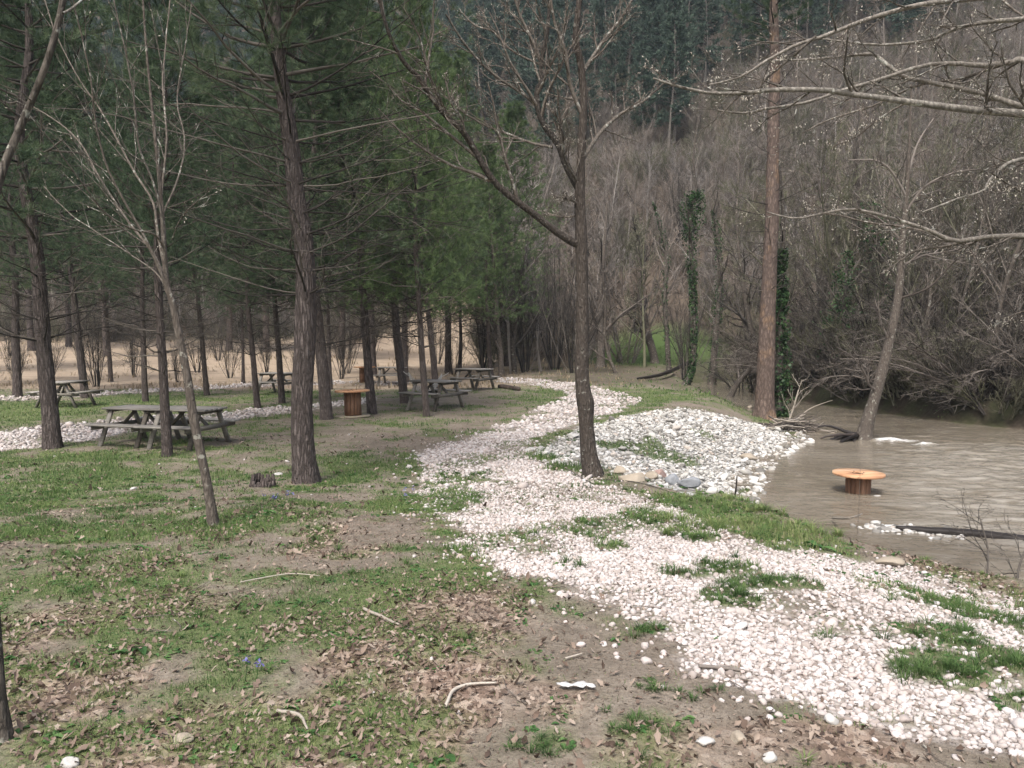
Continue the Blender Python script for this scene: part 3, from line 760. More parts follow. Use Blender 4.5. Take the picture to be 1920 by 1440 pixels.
tag(mb.obj("grass", M['grass']), "short patchy spring grass growing through leaves and gravel", "grass", kind='stuff')

# ---- broad leaved weeds
mb = MB()
m_ = 5; t = np.linspace(0, 1, m_); w = .26 * np.sin(pi * (t * .85 + .1)) ** .8
mid = np.stack([t, 0 * t, .45 * t - .5 * t ** 2], -1)
V0 = np.concatenate([mid + np.stack([0 * t, w, .08 + 0 * t], -1), mid, mid + np.stack([0 * t, -w, .08 + 0 * t], -1)]); i = np.arange(m_ - 1)
F0 = np.concatenate([np.stack([i + m_, i + m_ + 1, i + 1, i], -1), np.stack([i + 2 * m_, i + 2 * m_ + 1, i + m_ + 1, i + m_], -1)])
for (y0, y1, c, sz) in ((2.0, 6, .12, .028), (6, 12, .2, .042)):
    x, y = jit(-12, 8, y0, y1, c, rng); p = cover(x, y)
    k = (rng.random(len(x)) < (p['grass'] * .45 + .05) * (1 - .9 * p['path']) + .8 * blob(x, y, [(1470, 985, 190, 34, 1), (1600, 1020, 60, 20, .6)], .5)) & (sdpoly(x, y, RIV) > .2)
    x, y = np.repeat(x[k], 7), np.repeat(y[k], 7); n = len(x); s_ = sz * np.repeat(np.exp(rng.normal(0, .3, n // 7)), 7) * rng.uniform(.6, 1.3, n)
    x = x + rng.normal(0, .025, n); y = y + rng.normal(0, .025, n)
    mb.add(*scatter_inst(V0, F0, rotz(rng.random(n) * 6.28) * (s_[:, None, None] * np.stack([np.ones(n), np.ones(n), rng.uniform(.4, 2.2, n)], -1)[:, :, None]), np.stack([x, y, gz(x, y)], -1), rng.random(n)))
tag(mb.obj("ground_weeds", M['weed'], None, True), "low broad leaved weeds among the grass", "weeds", kind='stuff')

# ---- fallen twigs (fine litter)
n = 420
x = rng.uniform(-9, 5, n); y = 2.2 + 11 * rng.random(n) ** 1.4; k = (np.abs(x) < .8 * y + .5) & (sdpoly(x, y, RIV) > .3); x, y = x[k], y[k]; n = len(x)
k = rng.random(n) > cover(x, y)['path'] * .8; x, y = x[k], y[k]; n = len(x)
a = rng.random(n) * 6.28
P, Rr = grow(np.stack([x, y, gz(x, y) + .012], -1), np.stack([np.cos(a), np.sin(a), .02 + 0 * a], -1), rng.uniform(.08, .35, n), .0035, .0015, 6, 0, .16, rng)
P[:, :, 2] = gz(P[..., 0], P[..., 1]) + .012
tag(MB().tubes(P, Rr, 4, rng.random(n)).obj("twig_litter", M['branch_bark']), "thin broken twigs strewn over the ground", "twigs", kind='stuff')

# ---- dry grass on the field and around it
mb = MB()
for (y0, y1, c, n, hh, ww, sp) in ((29, 45, .35, 6, .22, .03, .14), (45, 80, .8, 6, .32, .06, .35)):
    x, y = jit(-60, 8, y0, y1, c, rng); p = cover(x, y)
    k = rng.random(len(x)) < (p['field'] * (.10 + .5 * ss(-6, 1, x) + .6 * ss(34, 30, y) + .5 * ss(70, 76, y)) + .25 * p['wood'] * (x < 6)) * (vn(x * .6, y * .6, 95) * 1.2)
    x, y = x[k], y[k]; blades(x, y, gz(x, y), np.full(len(x), hh), ww, n, sp, rng, .3 + .5 * vn(x * .3, y * .3, 96))
tag(mb.obj("dry_grass", M['dry_grass']), "dry straw coloured grass on the field and behind the picnic tables", "dry grass", kind='stuff')

# ================================================================== TREES
def px_trunk(pts, Ys, rpx, K, sink=.35):
    """trunk traced at depth Y; Ys scalar or per point"""
    pts = np.array(pts, float); Ys = np.broadcast_to(np.asarray(Ys, float), (len(pts),))
    P = at(pts[:, 0], pts[:, 1], Ys); r = np.asarray(rpx, float) * Ys / 1442
    P0 = P[0] - np.array([0, 0, sink]); P = np.vstack([P0, P]); r = np.concatenate([[r[0] * 1.25], r])
    return resample(P, r, K)

def rough_trunk(P, Rr, n, rng, amp=.10, flare=.25, base=None):
    """trunk skin with bark relief"""
    V, F = tube(P[None], Rr[None], n)
    K = len(P); V = V.reshape(K, n, 3); c = P[:, None]
    th = np.arange(n); s = np.concatenate([[0], np.cumsum(np.linalg.norm(np.diff(P, axis=0), axis=1))])
    TH, SS = np.meshgrid(th, s)
    cx, cy = np.cos(TH / n * 2 * pi) * 3, np.sin(TH / n * 2 * pi) * 3
    nn = fbm(cx * 2.2 + 50 + SS * .9, cy * 2.2 + SS * 2.6 + 20, int(rng.integers(99)), 3) - .5
    lump = vn(SS * 1.4, SS * 0 + 3, int(rng.integers(99))) - .5
    fl = flare * np.exp(-np.clip(SS - SS.min() - .35, 0, None) / .18) * (1 + .5 * np.cos(TH / n * 2 * pi * 5 + 1))
    k = 1 + amp * nn * 2 + .08 * lump + fl
    return ((V - c) * k[..., None] + c).reshape(-1, 3), F

def needles_at(pos, d, n, ln, w, rng, cone=(.25, 1.25)):
    N = len(pos) * n
    T = np.repeat(norm(d), n, 0); pos = np.repeat(pos, n, 0) + T * rng.uniform(-.06, .03, N)[:, None]
    q = rng.normal(0, 1, (N, 3)); q = norm(q - (q * T).sum(1, keepdims=True) * T)
    a = rng.uniform(*cone, N)
    D = T * np.cos(a)[:, None] + q * np.sin(a)[:, None]
    L = ln * rng.uniform(.7, 1.15, N)
    u = norm(np.cross(D, rng.normal(0, 1, (N, 3)))) * (w * .5)
    V = np.stack([pos - u, pos + u, pos + D * L[:, None]], 1).reshape(-1, 3)
    return V, np.arange(N * 3).reshape(-1, 3), np.repeat(np.repeat(rng.random(N // n), n) * .7 + .3 * rng.random(N), 3)

def pine_limbs(P, Rr, rng, z_dead, z_live, z_top, reach, dz=.38, live_len=1.0, ndl=24, nw=.0085, nl=.135, tuft=3, dead_n=6):
    """whorled limbs on a pine trunk; returns limb MB and needle MB"""
    lim, nd = MB(), MB()
    zt = P[:, 2]
    O, D, L, r, live = [], [], [], [], []
    z = z_dead; a0 = rng.random() * 6
    while z < z_top:
        f = (z - z_dead) / max(z_top - z_dead, .1)
        p = np.array([np.interp(z, zt, P[:, k]) for k in range(3)]); rt = np.interp(z, zt, Rr)
        isl = z > z_live
        n = int(rng.integers(4, 7)) if isl else int(rng.integers(max(dead_n - 2, 2), dead_n + 1))
        for k in range(n):
            a = a0 + k / n * 2 * pi + rng.normal(0, .25); el = rng.uniform(.0, .22) + (.55 * max(f - .5, 0) * 2 if isl else 0)
            O.append(p + np.array([0, 0, rng.normal(0, .03)])); D.append([math.cos(a) * math.cos(el), math.sin(a) * math.cos(el), math.sin(el)])
            ll = reach * (1 - .78 * max(f - .25, 0) / .75) * rng.uniform(.75, 1.15)
            L.append(ll if isl else ll * rng.uniform(.45, .95)); r.append(min(rt * .42, .028 if isl else .017) * rng.uniform(.7, 1.1)); live.append(isl)
        a0 += rng.uniform(.4, 1.2); z += dz * rng.uniform(.7, 1.3)
    O, D, L, r, live = map(np.array, (O, D, L, r, live))
    B, BR = grow(O, D, L, r, r * .22, 8, rng.uniform(.1, .7, len(O)), .075, rng)
    lim.tubes(B, BR, 5, rng.random(len(B)))
    # dead side twigs
    dd = ~live
    if dd.any():
        p_, d_, l_, r_, t_ = spawn(B[dd], BR[dd], 7, .15, .95, (.5, 1.0), rng)
        T1, R1 = grow(p_, d_, l_ * rng.uniform(.12, .42, len(p_)), np.minimum(r_ * .6, .006), .0018, 5, .1, .16, rng)
        lim.tubes(T1, R1, 3, rng.random(len(T1)))
        p_, d_, l_, r_, t_ = spawn(T1, R1, 3, .3, .95, (.5, 1.0), rng)
        T2, R2 = grow(p_, d_, l_ * rng.uniform(.3, .6, len(p_)), .0025, .0012, 3, 0, .15, rng)
        lim.tubes(T2, R2, 3, rng.random(len(T2)))
    if live.any():
        p_, d_, l_, r_, t_ = spawn(B[live], BR[live], 10, .15, 1.0, (.45, .95), rng)
        T1, R1 = grow(p_, d_, l_ * rng.uniform(.16, .36, len(p_)) * live_len, np.minimum(r_ * .6, .008), .0025, 5, .35, .10, rng)
        lim.tubes(T1, R1, 3, rng.random(len(T1)))
        p2, d2, l2, r2, t2 = spawn(T1, R1, tuft, .35, 1.0, (.4, .9), rng)
        T2, R2 = grow(p2, d2, l2 * .35, .003, .002, 3, .4, .05, rng)
        tips = np.concatenate([T2[:, -1], T1[:, -1], T1[:, -2], B[live][:, -1]]); td = np.concatenate([T2[:, -1] - T2[:, -2], T1[:, -1] - T1[:, -2], T1[:, -2] - T1[:, -3], B[live][:, -1] - B[live][:, -2]])
        nd.add(*needles_at(tips, td, ndl, nl, nw, rng))
    return lim, nd

def pine(name, P, Rr, loc, label, group, rng, bark='pine_bark', ndl_mat='needle', sides=18, cat='pine tree', **kw):
    root = empty(name, loc); tag(root, label, cat, group)
    lo = np.array(loc)
    V, F = rough_trunk(P, Rr, sides, rng)
    make('trunk', V - lo, F, M[bark], root, smooth=True)
    lim, nd = pine_limbs(P, Rr, rng, **kw)
    for mb in (lim, nd):
        for k in range(len(mb.V)): mb.V[k] = mb.V[k] - lo
    lim.obj('limbs', M['twig_dark'], root)
    if nd.n: nd.obj('needles', M[ndl_mat], root)
    return root

PG = 'young pines of the picnic grove'
BUSY = []
# main pine in front
b_ = g1(572, 905); Yp = b_[1]
P, Rr = px_trunk([(574, 905), (569, 850), (566, 750), (571, 650), (573, 550), (569, 450), (557, 380), (549, 300), (541, 240), (532, 180), (522, 100), (514, 0), (506, -150), (500, -330), (497, -560)],
                 Yp, [22.5, 21, 20.5, 19.5, 18.5, 17.5, 16, 15, 14, 12.5, 11, 10, 8, 6, 3], 150)
pine('pine_tree', P, Rr, b_, "thickest near pine with rugged bark and long bare limbs, in front of the cable drums", PG, np.random.default_rng(11),
     z_dead=b_[2] + 2.75, z_live=5.3, z_top=9.7, reach=3.1, dz=.32, sides=36, dead_n=8, ndl=36, nw=.005, nl=.13)

# pine protos, trunk radius .14 at the foot, 12 m tall
def proto_pine(seed, live, reach, mat='needle', h=12., dead=2.0, **kw):
    r_ = np.random.default_rng(seed)
    K = 90; z = np.linspace(-.5, h, K)
    P = np.stack([.10 * (fbm(z * .25, z * 0 + seed, 3, 2) - .5) * np.clip(z, 0, 9) , .10 * (fbm(z * .25, z * 0 + seed + 9, 3, 2) - .5) * np.clip(z, 0, 9), z], -1)
    P -= np.array([np.interp(0, z, P[:, 0]), np.interp(0, z, P[:, 1]), 0])
    Rr = .14 * np.interp(z, [-.5, 0, 1, h * .5, h], [1.1, .95, .86, .50, .06])
    o = pine('pine_tree', P, Rr, (0, 0, 0), None, PG, r_, z_dead=dead, z_live=live, z_top=h - .2, reach=reach, ndl_mat=mat, **kw)
    return o
PP = [proto_pine(21, 3.6, 2.4), proto_pine(22, 3.1, 2.5), proto_pine(23, 4.0, 2.3), proto_pine(24, 2.9, 2.6, 'needle_bright', dead=2.0, tuft=4, dz=.34)]
used = set()
def place_pine(k, px, py, tx, ty, wpx, label, rz=0, hs=1.0, Yf=None):
    b = g1(px, py) if Yf is None else None
    if b is None:
        x = (px - 960) / 1442 * Yf; b = np.array([x, Yf, float(gz(np.array([x]), np.array([Yf]))[0])])
    s = wpx * b[1] / 1442 / .28
    o = PP[k] if k not in used else copy_tree(PP[k]); used.add(k)
    T = at(tx, ty, b[1]); d = T - b
    o.location = tuple(b - np.array([0, 0, .03])); o.scale = (s, s, s * hs)
    o.rotation_euler = (0, math.atan2(d[0], d[2]), rz)
    o.rotation_mode = 'XYZ'
    # lean sideways in the world after turning about the own axis
    from mathutils import Matrix
    q = Matrix.Rotation(math.atan2(d[0], d[2]), 4, 'Y') @ Matrix.Rotation(rz, 4, 'Z')
    o.rotation_euler = q.to_euler()
    tag(o, label, 'pine tree', PG)
    BUSY.append((b[0], b[1], .3))
    return o
rows = [
    (0, 99, 840, 52, 400, 34, "leaning pine at far left, left of the big picnic table", .3, .85),
    (2, 314, 856, 303, 540, 20, "slim grey speckled pine standing right in front of the double picnic table", 1.9, 1.15),
    (1, 612, 786, 590, 380, 25, "reddish pine just behind the thickest pine, left of the nearer cable drum table", 2.7, .8),
    (2, 698, 776, 679, 560, 19, "pine leaning over the right edge of the nearer cable drum table", 4.2, 1.0),
    (3, 759, 756, 737, 570, 18, "pine at the left end of the rope hammock", 5.0, 1.0),
    (3, 800, 781, 790, 590, 14, "narrow straight pine in front of the middle picnic table", .9, 1.35),
    (1, 817, 727, 806, 580, 13, "pine behind the right end of the rope hammock", 2.2, 1.1),
    (0, 483, 766, 467, 560, 13, "pine beside the left end of the small back picnic table", 3.6, 1.1),
    (1, 529, 756, 514, 510, 13, "pine in front of the small back picnic table", 1.3, 1.1),
    (2, 388, 741, 370, 580, 11, "dark pine with bent foot between the grass and the tan field", 5.5, 1.15),
    (0, 273, 753, 267, 530, 12, "straight dark pine behind the double picnic table, left of its middle", 2.9, 1.2),
    (1, 160, 746, 137, 550, 15, "dark pine just right of the end-on picnic table", 4.4, 1.1),
    (2, 456, 719, 453, 600, 7, "thin distant pine at the edge of the tan field", .2, 1.2),
    (3, 921, 706, 915, 560, 10, "bright green pine low branched beside the right-hand picnic table", .5, 1.0),
    (3, 862, 695, 862, 560, 8, "small distant pine in the dry grass behind the picnic tables", 3.4, 1.1),
    (0, 620, 730, 612, 560, 9, "dim pine half hidden behind the reddish pine", 1.1, 1.2),
    (1, 208, 716, 200, 560, 9, "small dark pine by the tan field behind the end-on table", 2.4, 1.2),
]
for r_ in rows: place_pine(*r_)
# further pines whose crowns close the canopy behind the grove
back = [(3, 700, 38, 1.35, 1), (3, 840, 41, 1.4, 2), (0, 560, 64, 1.9, 3), (3, 430, 62, 1.9, 4), (1, 300, 66, 1.9, 5), (0, 130, 68, 2.0, .5), (3, -40, 40, 1.4, 1.5), (1, -120, 30, 1.3, 2.5),
        (3, 640, 52, 1.7, 3.5), (1, 200, 54, 1.8, 4.5), (3, 760, 34, 1.1, 5.5), (0, 30, 27, 1.15, .8), (3, 950, 47, 1.3, .9), (3, 500, 60, 1.9, 2.2), (0, 60, 62, 2.0, 3.1)]
BL = ["dense green pine behind the farther cable drum table", "green low branched pine behind the right-hand picnic table", "pine behind the thickest pine, beyond the small back picnic table", "tall green pine on the tan field behind the two pines of the small table",
      "pine on the tan field straight behind the slim speckled pine", "pine on the tan field behind the end-on picnic table", "green pine on the tan field at the left edge", "pine just outside the left edge of the picture", "tall pine far behind the gap right of the thickest pine",
      "tall pine far across the tan field behind the leaning young tree", "low green pine behind the rope hammock", "pine between the end-on picnic table and the left edge", "bright green pine beside the dark many-stemmed thicket", "largest far pine across the field behind the thickest pine", "large far pine across the field behind the leaning left pine"]
for i, (k, px, Y_, s, rz) in enumerate(back):
    x = (px - 960) / 1442 * Y_
    o = copy_tree(PP[k]); o.scale = (s, s, s); o.rotation_euler = (0, 0, rz); o.location = (x, Y_, float(gz(np.array([x]), np.array([Y_ * 1.]))[0]) - .05)
    tag(o, BL[i], 'pine tree', 'pines behind the picnic grove')

# ---- bare deciduous trees --------------------------------------------------
def bare_crown(mb, P, Rr, levels, rng, tips=None, rmin=.0022):
    """levels: (n, t0, t1, (ang), len, K, up, wig, sides, rfac)"""
    for (n, t0, t1, ang, ln, K, up, wig, sd, rf) in levels:
        p_, d_, l_, r_, t_ = spawn(P, Rr, n, t0, t1, ang, rng)
        ll = l_ * ln * (1 - .5 * t_) * rng.uniform(.6, 1.25, len(p_))
        r0 = np.maximum(r_ * rf, rmin)
        P, Rr = grow(p_, d_, ll, r0, np.maximum(r0 * .3, rmin * .6), K, up, wig, rng)
        mb.tubes(P, Rr, sd, rng.random(len(P)))
        if tips is not None: tips.append((P[:, -1], P[:, -1] - P[:, -2]))
    return P, Rr

def traced_tree(name, trunk, limbs, Yb, label, cat, rng, bark_, levels, K=120, sides=16, group=None, crown_mat='branch_bark', rmin=.0018, buds=0, cname='crown', amp=.08, lw=1.0):
    P, Rr = px_trunk(trunk[0], trunk[2] if len(trunk) > 2 else Yb, trunk[1], K)
    lo = P[int(K * .03)].copy(); lo = np.array([P[0][0], P[0][1], P[0][2] + .35])
    root = empty(name, lo); tag(root, label, cat, group)
    V, F = rough_trunk(P, Rr, sides, rng, amp)
    make('trunk', V - lo, F, M[bark_], root, smooth=True)
    tips = []
    lp, lr = [], []
    for pts, rad, Yv in limbs:
        rad = [q_ * lw for q_ in rad]
        pts = np.array(pts, float); Yv = Yb + np.interp(np.linspace(0, 1, len(pts)), np.linspace(0, 1, len(Yv)), Yv)
        Q = at(pts[:, 0], pts[:, 1], Yv)
        q, rr = resample(Q, np.interp(np.linspace(0, 1, len(pts)), np.linspace(0, 1, len(rad)), rad) * Yb / 1442, 26)
        q = q + np.cumsum(rng.normal(0, .0035, q.shape), 0) * np.linspace(0, 1, 26)[:, None]
        lp.append(q); lr.append(rr)
        limb = MB(); V, F = rough_trunk(q, rr, 8, rng, .08, 0); limb.add(V - lo, F, rng.random()); limb.obj('limb', M[crown_mat if bark_ == 'grey_bark' and crown_mat != 'branch_bark' else bark_ if len(rad) and max(rad) > 5 else crown_mat], root, True)
    mb = MB()
    srcP, srcR = (np.stack(lp), np.stack(lr)) if lp else (P[None], Rr[None])
    bare_crown(mb, srcP, srcR, levels, rng, tips, rmin)
    for k in range(len(mb.V)): mb.V[k] = mb.V[k] - lo
    mb.obj(cname, M[crown_mat], root)
    if buds:
        T = np.concatenate([a for a, b in tips[-2:]]) - lo; D = np.concatenate([b for a, b in tips[-2:]])
        k = rng.random(len(T)) < buds; T, D = T[k], norm(D[k] + np.array([0, 0, .2]) * rng.normal(0, 1, (k.sum(), 1)) * .05)
        n = len(T); L = rng.uniform(.012, .022, n)
        Pb = np.stack([T, T + D * (L * .5)[:, None], T + D * L[:, None]], 1); Rb = np.tile(np.array([.002, .0042, .001]), (n, 1))
        MB().tubes(Pb, Rb, 4, rng.random(n)).obj('buds', M['bud'], root)['kind'] = 'stuff'
    return root

TW = [(11, .12, .98, (.45, .95), .42, 7, .25, .10, 4, .62), (8, .2, .98, (.4, .9), .45, 5, .15, .12, 3, .6), (6, .2, 1, (.4, .9), .45, 4, .1, .12, 3, .6)]
# central tree by the gravel path
b_ = g1(1110, 892); Yc = b_[1]
traced_tree('bare_tree', ([(1112, 893), (1105, 855), (1100, 800), (1098, 755), (1094, 735), (1091, 690), (1092, 600), (1091, 500), (1090, 450), (1088, 400), (1087, 350), (1090, 280), (1094, 200), (1090, 130), (1080, 70), (1086, 0), (1092, -120), (1085, -300)],
             [17.5, 15, 13.5, 16, 14.5, 12.5, 12, 11.5, 11.5, 10, 9.5, 8, 7, 6.3, 5.5, 5, 3.5, 2]),
            [([(1089, 462), (1050, 440), (1000, 400), (970, 378), (930, 345), (905, 308), (880, 264), (862, 240), (835, 214), (808, 180), (785, 142), (762, 120), (735, 75), (715, 20), (700, -60)], [7.5, 6.5, 6, 5.5, 5, 4, 3, 2], [0, -.6, -1.3]),
             ([(1086, 356), (1062, 310), (1048, 272), (1022, 236), (1010, 205), (1008, 170), (1018, 150), (1016, 122), (1028, 60), (1032, 0), (1036, -90)], [7, 6.5, 5.5, 4.5, 4, 2.5], [0, .3, .6]),
             ([(1017, 124), (1000, 80), (980, 40), (965, 0), (950, -60)], [3.4, 2.8, 2], [.5, .3]),
             ([(1014, 122), (960, 95), (925, 62), (890, 50), (860, 20)], [2.2, 1.4], [.5, .9]),
             ([(1012, 206), (985, 180), (930, 143), (895, 112), (860, 70), (832, 28)], [3.2, 2.4, 1.5], [.3, -.2]),
             ([(1036, 276), (1000, 269), (955, 252), (905, 232), (865, 205), (850, 180)], [3, 2.2, 1.4], [.2, .8]),
             ([(1086, 384), (1062, 374), (1034, 371)], [2.6, 1.6], [0, -.3]),
             ([(1085, 404), (1050, 407), (1020, 398)], [2, 1], [0, .4]),
             ([(1092, 300), (1125, 250), (1160, 216), (1205, 190), (1250, 150)], [4, 3, 1.6], [0, .6]),
             ([(1093, 220), (1070, 160), (1062, 100), (1040, 40), (1030, -20)], [4, 3, 2], [0, -.4]),
             ([(1090, 140), (1130, 80), (1170, 30), (1200, -20)], [4, 3, 2], [0, .5]),
             ([(872, 250), (865, 220), (850, 195), (842, 150)], [2.4, 1.2], [-.6, -.9]),
             ([(1087, 345), (1060, 300), (1055, 250), (1040, 210)], [3, 1.5], [0, -.8])],
            Yc, "bare mossy tree with forked dark limbs between the gravel path and the stone bar", 'bare tree', np.random.default_rng(31), 'dark_bark', TW, sides=26, crown_mat='branch_bark', buds=.12, amp=.12, rmin=.0032)

# young many-stemmed tree in front of the double table
b_ = g1(399, 984); Ys_ = b_[1]
traced_tree('bare_sapling', ([(399, 984), (392, 930), (381, 870), (364, 790), (350, 700), (338, 640), (324, 570), (313, 535), (309, 490), (306, 430), (300, 350), (290, 250), (280, 150), (272, 60), (265, -60)],
             [9.5, 8.5, 8, 8, 7.2, 7, 6.6, 6, 5, 4.2, 3.4, 2.8, 2.2, 1.8, 1.2]),
            [([(320, 556), (290, 480), (240, 415), (190, 340), (150, 270), (100, 225), (50, 195)], [4.4, 3.3, 2.4, 1.4], [0, .8]),
             ([(316, 545), (275, 452), (235, 380), (200, 310), (180, 230), (170, 150), (150, 60), (130, -20)], [4.2, 3, 2, 1.4], [0, -.8]),
             ([(318, 550), (296, 440), (287, 380), (250, 320), (212, 250), (185, 205), (140, 140), (95, 50), (70, -30)], [4, 3, 2, 1.4], [0, .4]),
             ([(312, 530), (309, 460), (302, 395), (285, 330), (262, 270), (254, 180), (240, 100), (226, 30), (212, -40)], [4, 3, 2.2, 1.5], [0, -.4]),
             ([(307, 450), (303, 380), (312, 260), (305, 160), (310, 80), (318, -20)], [3.4, 2.4, 1.4], [0, .6]),
             ([(322, 450), (336, 415), (350, 392), (378, 368), (385, 348)], [2, 1.0], [0, -.6]),
             ([(310, 470), (290, 440), (250, 430), (200, 400), (160, 350), (110, 280), (55, 215)], [2.6, 2, 1.2], [0, -1.2]),
             ([(306, 400), (335, 330), (345, 260), (330, 180), (345, 90), (360, 0)], [2.8, 2, 1.2], [0, .5]),
             ([(330, 590), (300, 520), (250, 480), (190, 440), (130, 400), (80, 345)], [2.4, 1.6, 1], [0, 1.0])],
            Ys_, "slender leaning young tree with fanned upright bare stems in front of the double picnic table", 'bare tree', np.random.default_rng(32), 'grey_bark',
            [(9, .2, .98, (.25, .7), .34, 7, .35, .06, 4, .6), (5, .2, .95, (.35, .8), .38, 4, .2, .08, 3, .6)], sides=14, crown_mat='branch_bark', buds=.2, rmin=.0024, lw=.72)

# near sapling at the left edge
b_ = g1(8, 1385); Yn = b_[1]
traced_tree('bare_sapling', ([(8, 1388), (-4, 1300), (-14, 1150), (-30, 900), (-50, 700), (-42, 520), (-15, 390), (8, 310), (48, 215), (90, 110), (118, 0), (128, -120), (135, -300)],
             [14, 12.5, 12, 11, 10, 9, 8, 7.5, 6.5, 6, 5.5, 4.5, 3], Yn + np.array([0, 0, .02, .05, .1, .15, .2, .25, .3, .3, .35, .4, .5])),
            [([(118, 25), (150, 8), (190, -20), (240, -60)], [2.6, 1.2], [.3, .6]), ([(60, 190), (30, 170), (-30, 150)], [1.4, .7], [.3, .1])],
            Yn, "crooked thin grey trunk crossing the top left corner, rooted at the bottom left edge", 'bare tree', np.random.default_rng(33), 'grey_bark',
            [(6, .3, .98, (.3, .8), .3, 6, .2, .08, 3, .6), (3, .2, 1, (.3, .8), .4, 4, .2, .08, 3, .6)], sides=12, crown_mat='branch_bark', rmin=.001)

# tree beyond the right edge, its boughs reaching into view
Yr = 7.0
xr = (2180 - 960) / 1442 * Yr; zr = float(gz(np.array([xr]), np.array([Yr]))[0])
pyb = 626 + (CAMZ - zr) / Yr * 1442
traced_tree('bare_tree', ([(2180, pyb), (2170, 900), (2150, 700), (2140, 500), (2120, 300), (2090, 120), (2060, -60), (2050, -300)], [36, 32, 30, 28, 24, 18, 14, 8]),
            [([(2135, 300), (2050, 240), (1990, 222), (1920, 213), (1820, 206), (1700, 190), (1600, 175), (1540, 167), (1450, 167), (1390, 175), (1330, 174), (1285, 165), (1230, 148)], [12, 9.5, 8, 6.5, 5.5, 4.5, 3.5, 2], [0, -.5, -.2]),
             ([(2130, 260), (2040, 225), (1990, 215), (1920, 202), (1840, 176), (1740, 155), (1690, 145), (1650, 115), (1630, 104), (1580, 110), (1500, 118), (1440, 122)], [10, 8, 6, 5, 4, 3, 1.8], [0, .4, .8]),
             ([(2110, 200), (2000, 145), (1920, 112), (1895, 117), (1840, 122), (1790, 118), (1730, 122), (1650, 148), (1580, 168), (1520, 190), (1440, 203), (1400, 212), (1350, 204)], [9, 7, 5, 4, 3, 2], [0, .3, -.3]),
             ([(2060, -40), (1990, -40), (1900, -12), (1780, 0), (1720, 8), (1650, 25), (1590, 45), (1540, 64), (1500, 75), (1450, 98), (1390, 134), (1330, 150)], [8, 6, 5, 4, 3, 1.6], [0, -.6]),
             ([(1530, 68), (1480, 110), (1440, 142), (1400, 182)], [2.6, 1.6], [-.5, -.2]),
             ([(2080, 80), (1990, 25), (1920, 34), (1850, 38), (1790, 50), (1740, 70), (1660, 76), (1590, 68), (1540, 60)], [7, 5, 3.4, 1.8], [0, .6]),
             ([(1892, 117), (1860, 128), (1800, 148), (1720, 160), (1640, 196), (1560, 222), (1500, 250)], [3.5, 2.6, 1.6], [.1, .7]),
             ([(2130, 470), (2040, 442), (1990, 440), (1920, 442), (1850, 445), (1790, 452), (1740, 430), (1680, 410), (1600, 392), (1540, 400), (1490, 408), (1440, 396)], [9, 6.5, 5, 4, 3, 1.6], [0, .2, .5]),
             ([(1920, 446), (1850, 444), (1800, 455), (1770, 462), (1720, 470), (1690, 490), (1660, 510)], [4, 3, 1.6], [.2, .5]),
             ([(1810, 458), (1760, 440), (1690, 425), (1620, 415), (1570, 402), (1520, 396)], [3.4, 2.4, 1.4], [.4, .9]),
             ([(2130, 380), (2040, 320), (1990, 292), (1920, 298), (1880, 314), (1852, 345), (1842, 360), (1780, 380), (1730, 400)], [6, 4.5, 3, 1.6], [0, -.4]),
             ([(1860, 325), (1900, 350), (1945, 380)], [2, 1], [-.3, .1]),
             ([(2100, 200), (2020, 150), (1960, 60), (1900, 20), (1850, -20)], [5, 3, 2], [0, .5]),
             ([(2130, 430), (2050, 500), (1990, 560), (1900, 590), (1850, 620)], [4, 2.4, 1.2], [0, 1.2]),
             ([(1700, 192), (1650, 222), (1600, 260), (1560, 275)], [2.2, 1.2], [-.2, .2])],
            Yr, "tree off to the right whose long lichened bare boughs reach over the stream", 'bare tree', np.random.default_rng(34), 'pale_bark',
            [(13, .18, .98, (.4, 1.0), .20, 7, .12, .13, 4, .5), (8, .15, .98, (.4, .95), .42, 5, .12, .14, 3, .6), (3, .2, 1, (.4, .9), .45, 4, .1, .12, 3, .6)], sides=20, crown_mat='branch_bark', rmin=.0018, buds=.3, lw=.86)

# leaning tree standing in the stream
b_ = g1(1620, 824); Yl = b_[1]
traced_tree('bare_tree', ([(1619, 828), (1624, 800), (1634, 765), (1648, 718), (1665, 650), (1680, 580), (1688, 520), (1692, 450), (1697, 400), (1702, 330), (1706, 250), (1708, 160)], [15, 12.5, 11, 9.8, 8.6, 7.6, 7, 6, 5, 4, 2.6, 1.4]),
            [([(1648, 735), (1630, 722), (1622, 700), (1600, 670), (1570, 650)], [2.6, 1], [0, -.8]), ([(1668, 640), (1650, 600), (1645, 560)], [2.2, 1], [0, -.5]), ([(1690, 500), (1730, 480), (1790, 470), (1850, 440)], [3, 1], [0, .8]),
             ([(1692, 455), (1660, 420), (1620, 400), (1570, 390)], [3, 1], [0, .5]), ([(1697, 400), (1735, 350), (1790, 325), (1840, 318)], [3, 1], [0, -.5]), ([(1700, 370), (1670, 320), (1640, 300), (1590, 300)], [2.6, 1], [0, -.5]),
             ([(1702, 330), (1720, 270), (1750, 220)], [2.4, 1], [0, .5]), ([(1685, 560), (1740, 540), (1780, 500), (1800, 480)], [2.4, 1], [0, -.7])],
            Yl, "leaning pale barked tree standing in the muddy stream amid white foam", 'bare tree', np.random.default_rng(35), 'grey_bark', TW, sides=18, crown_mat='twig', rmin=.003)
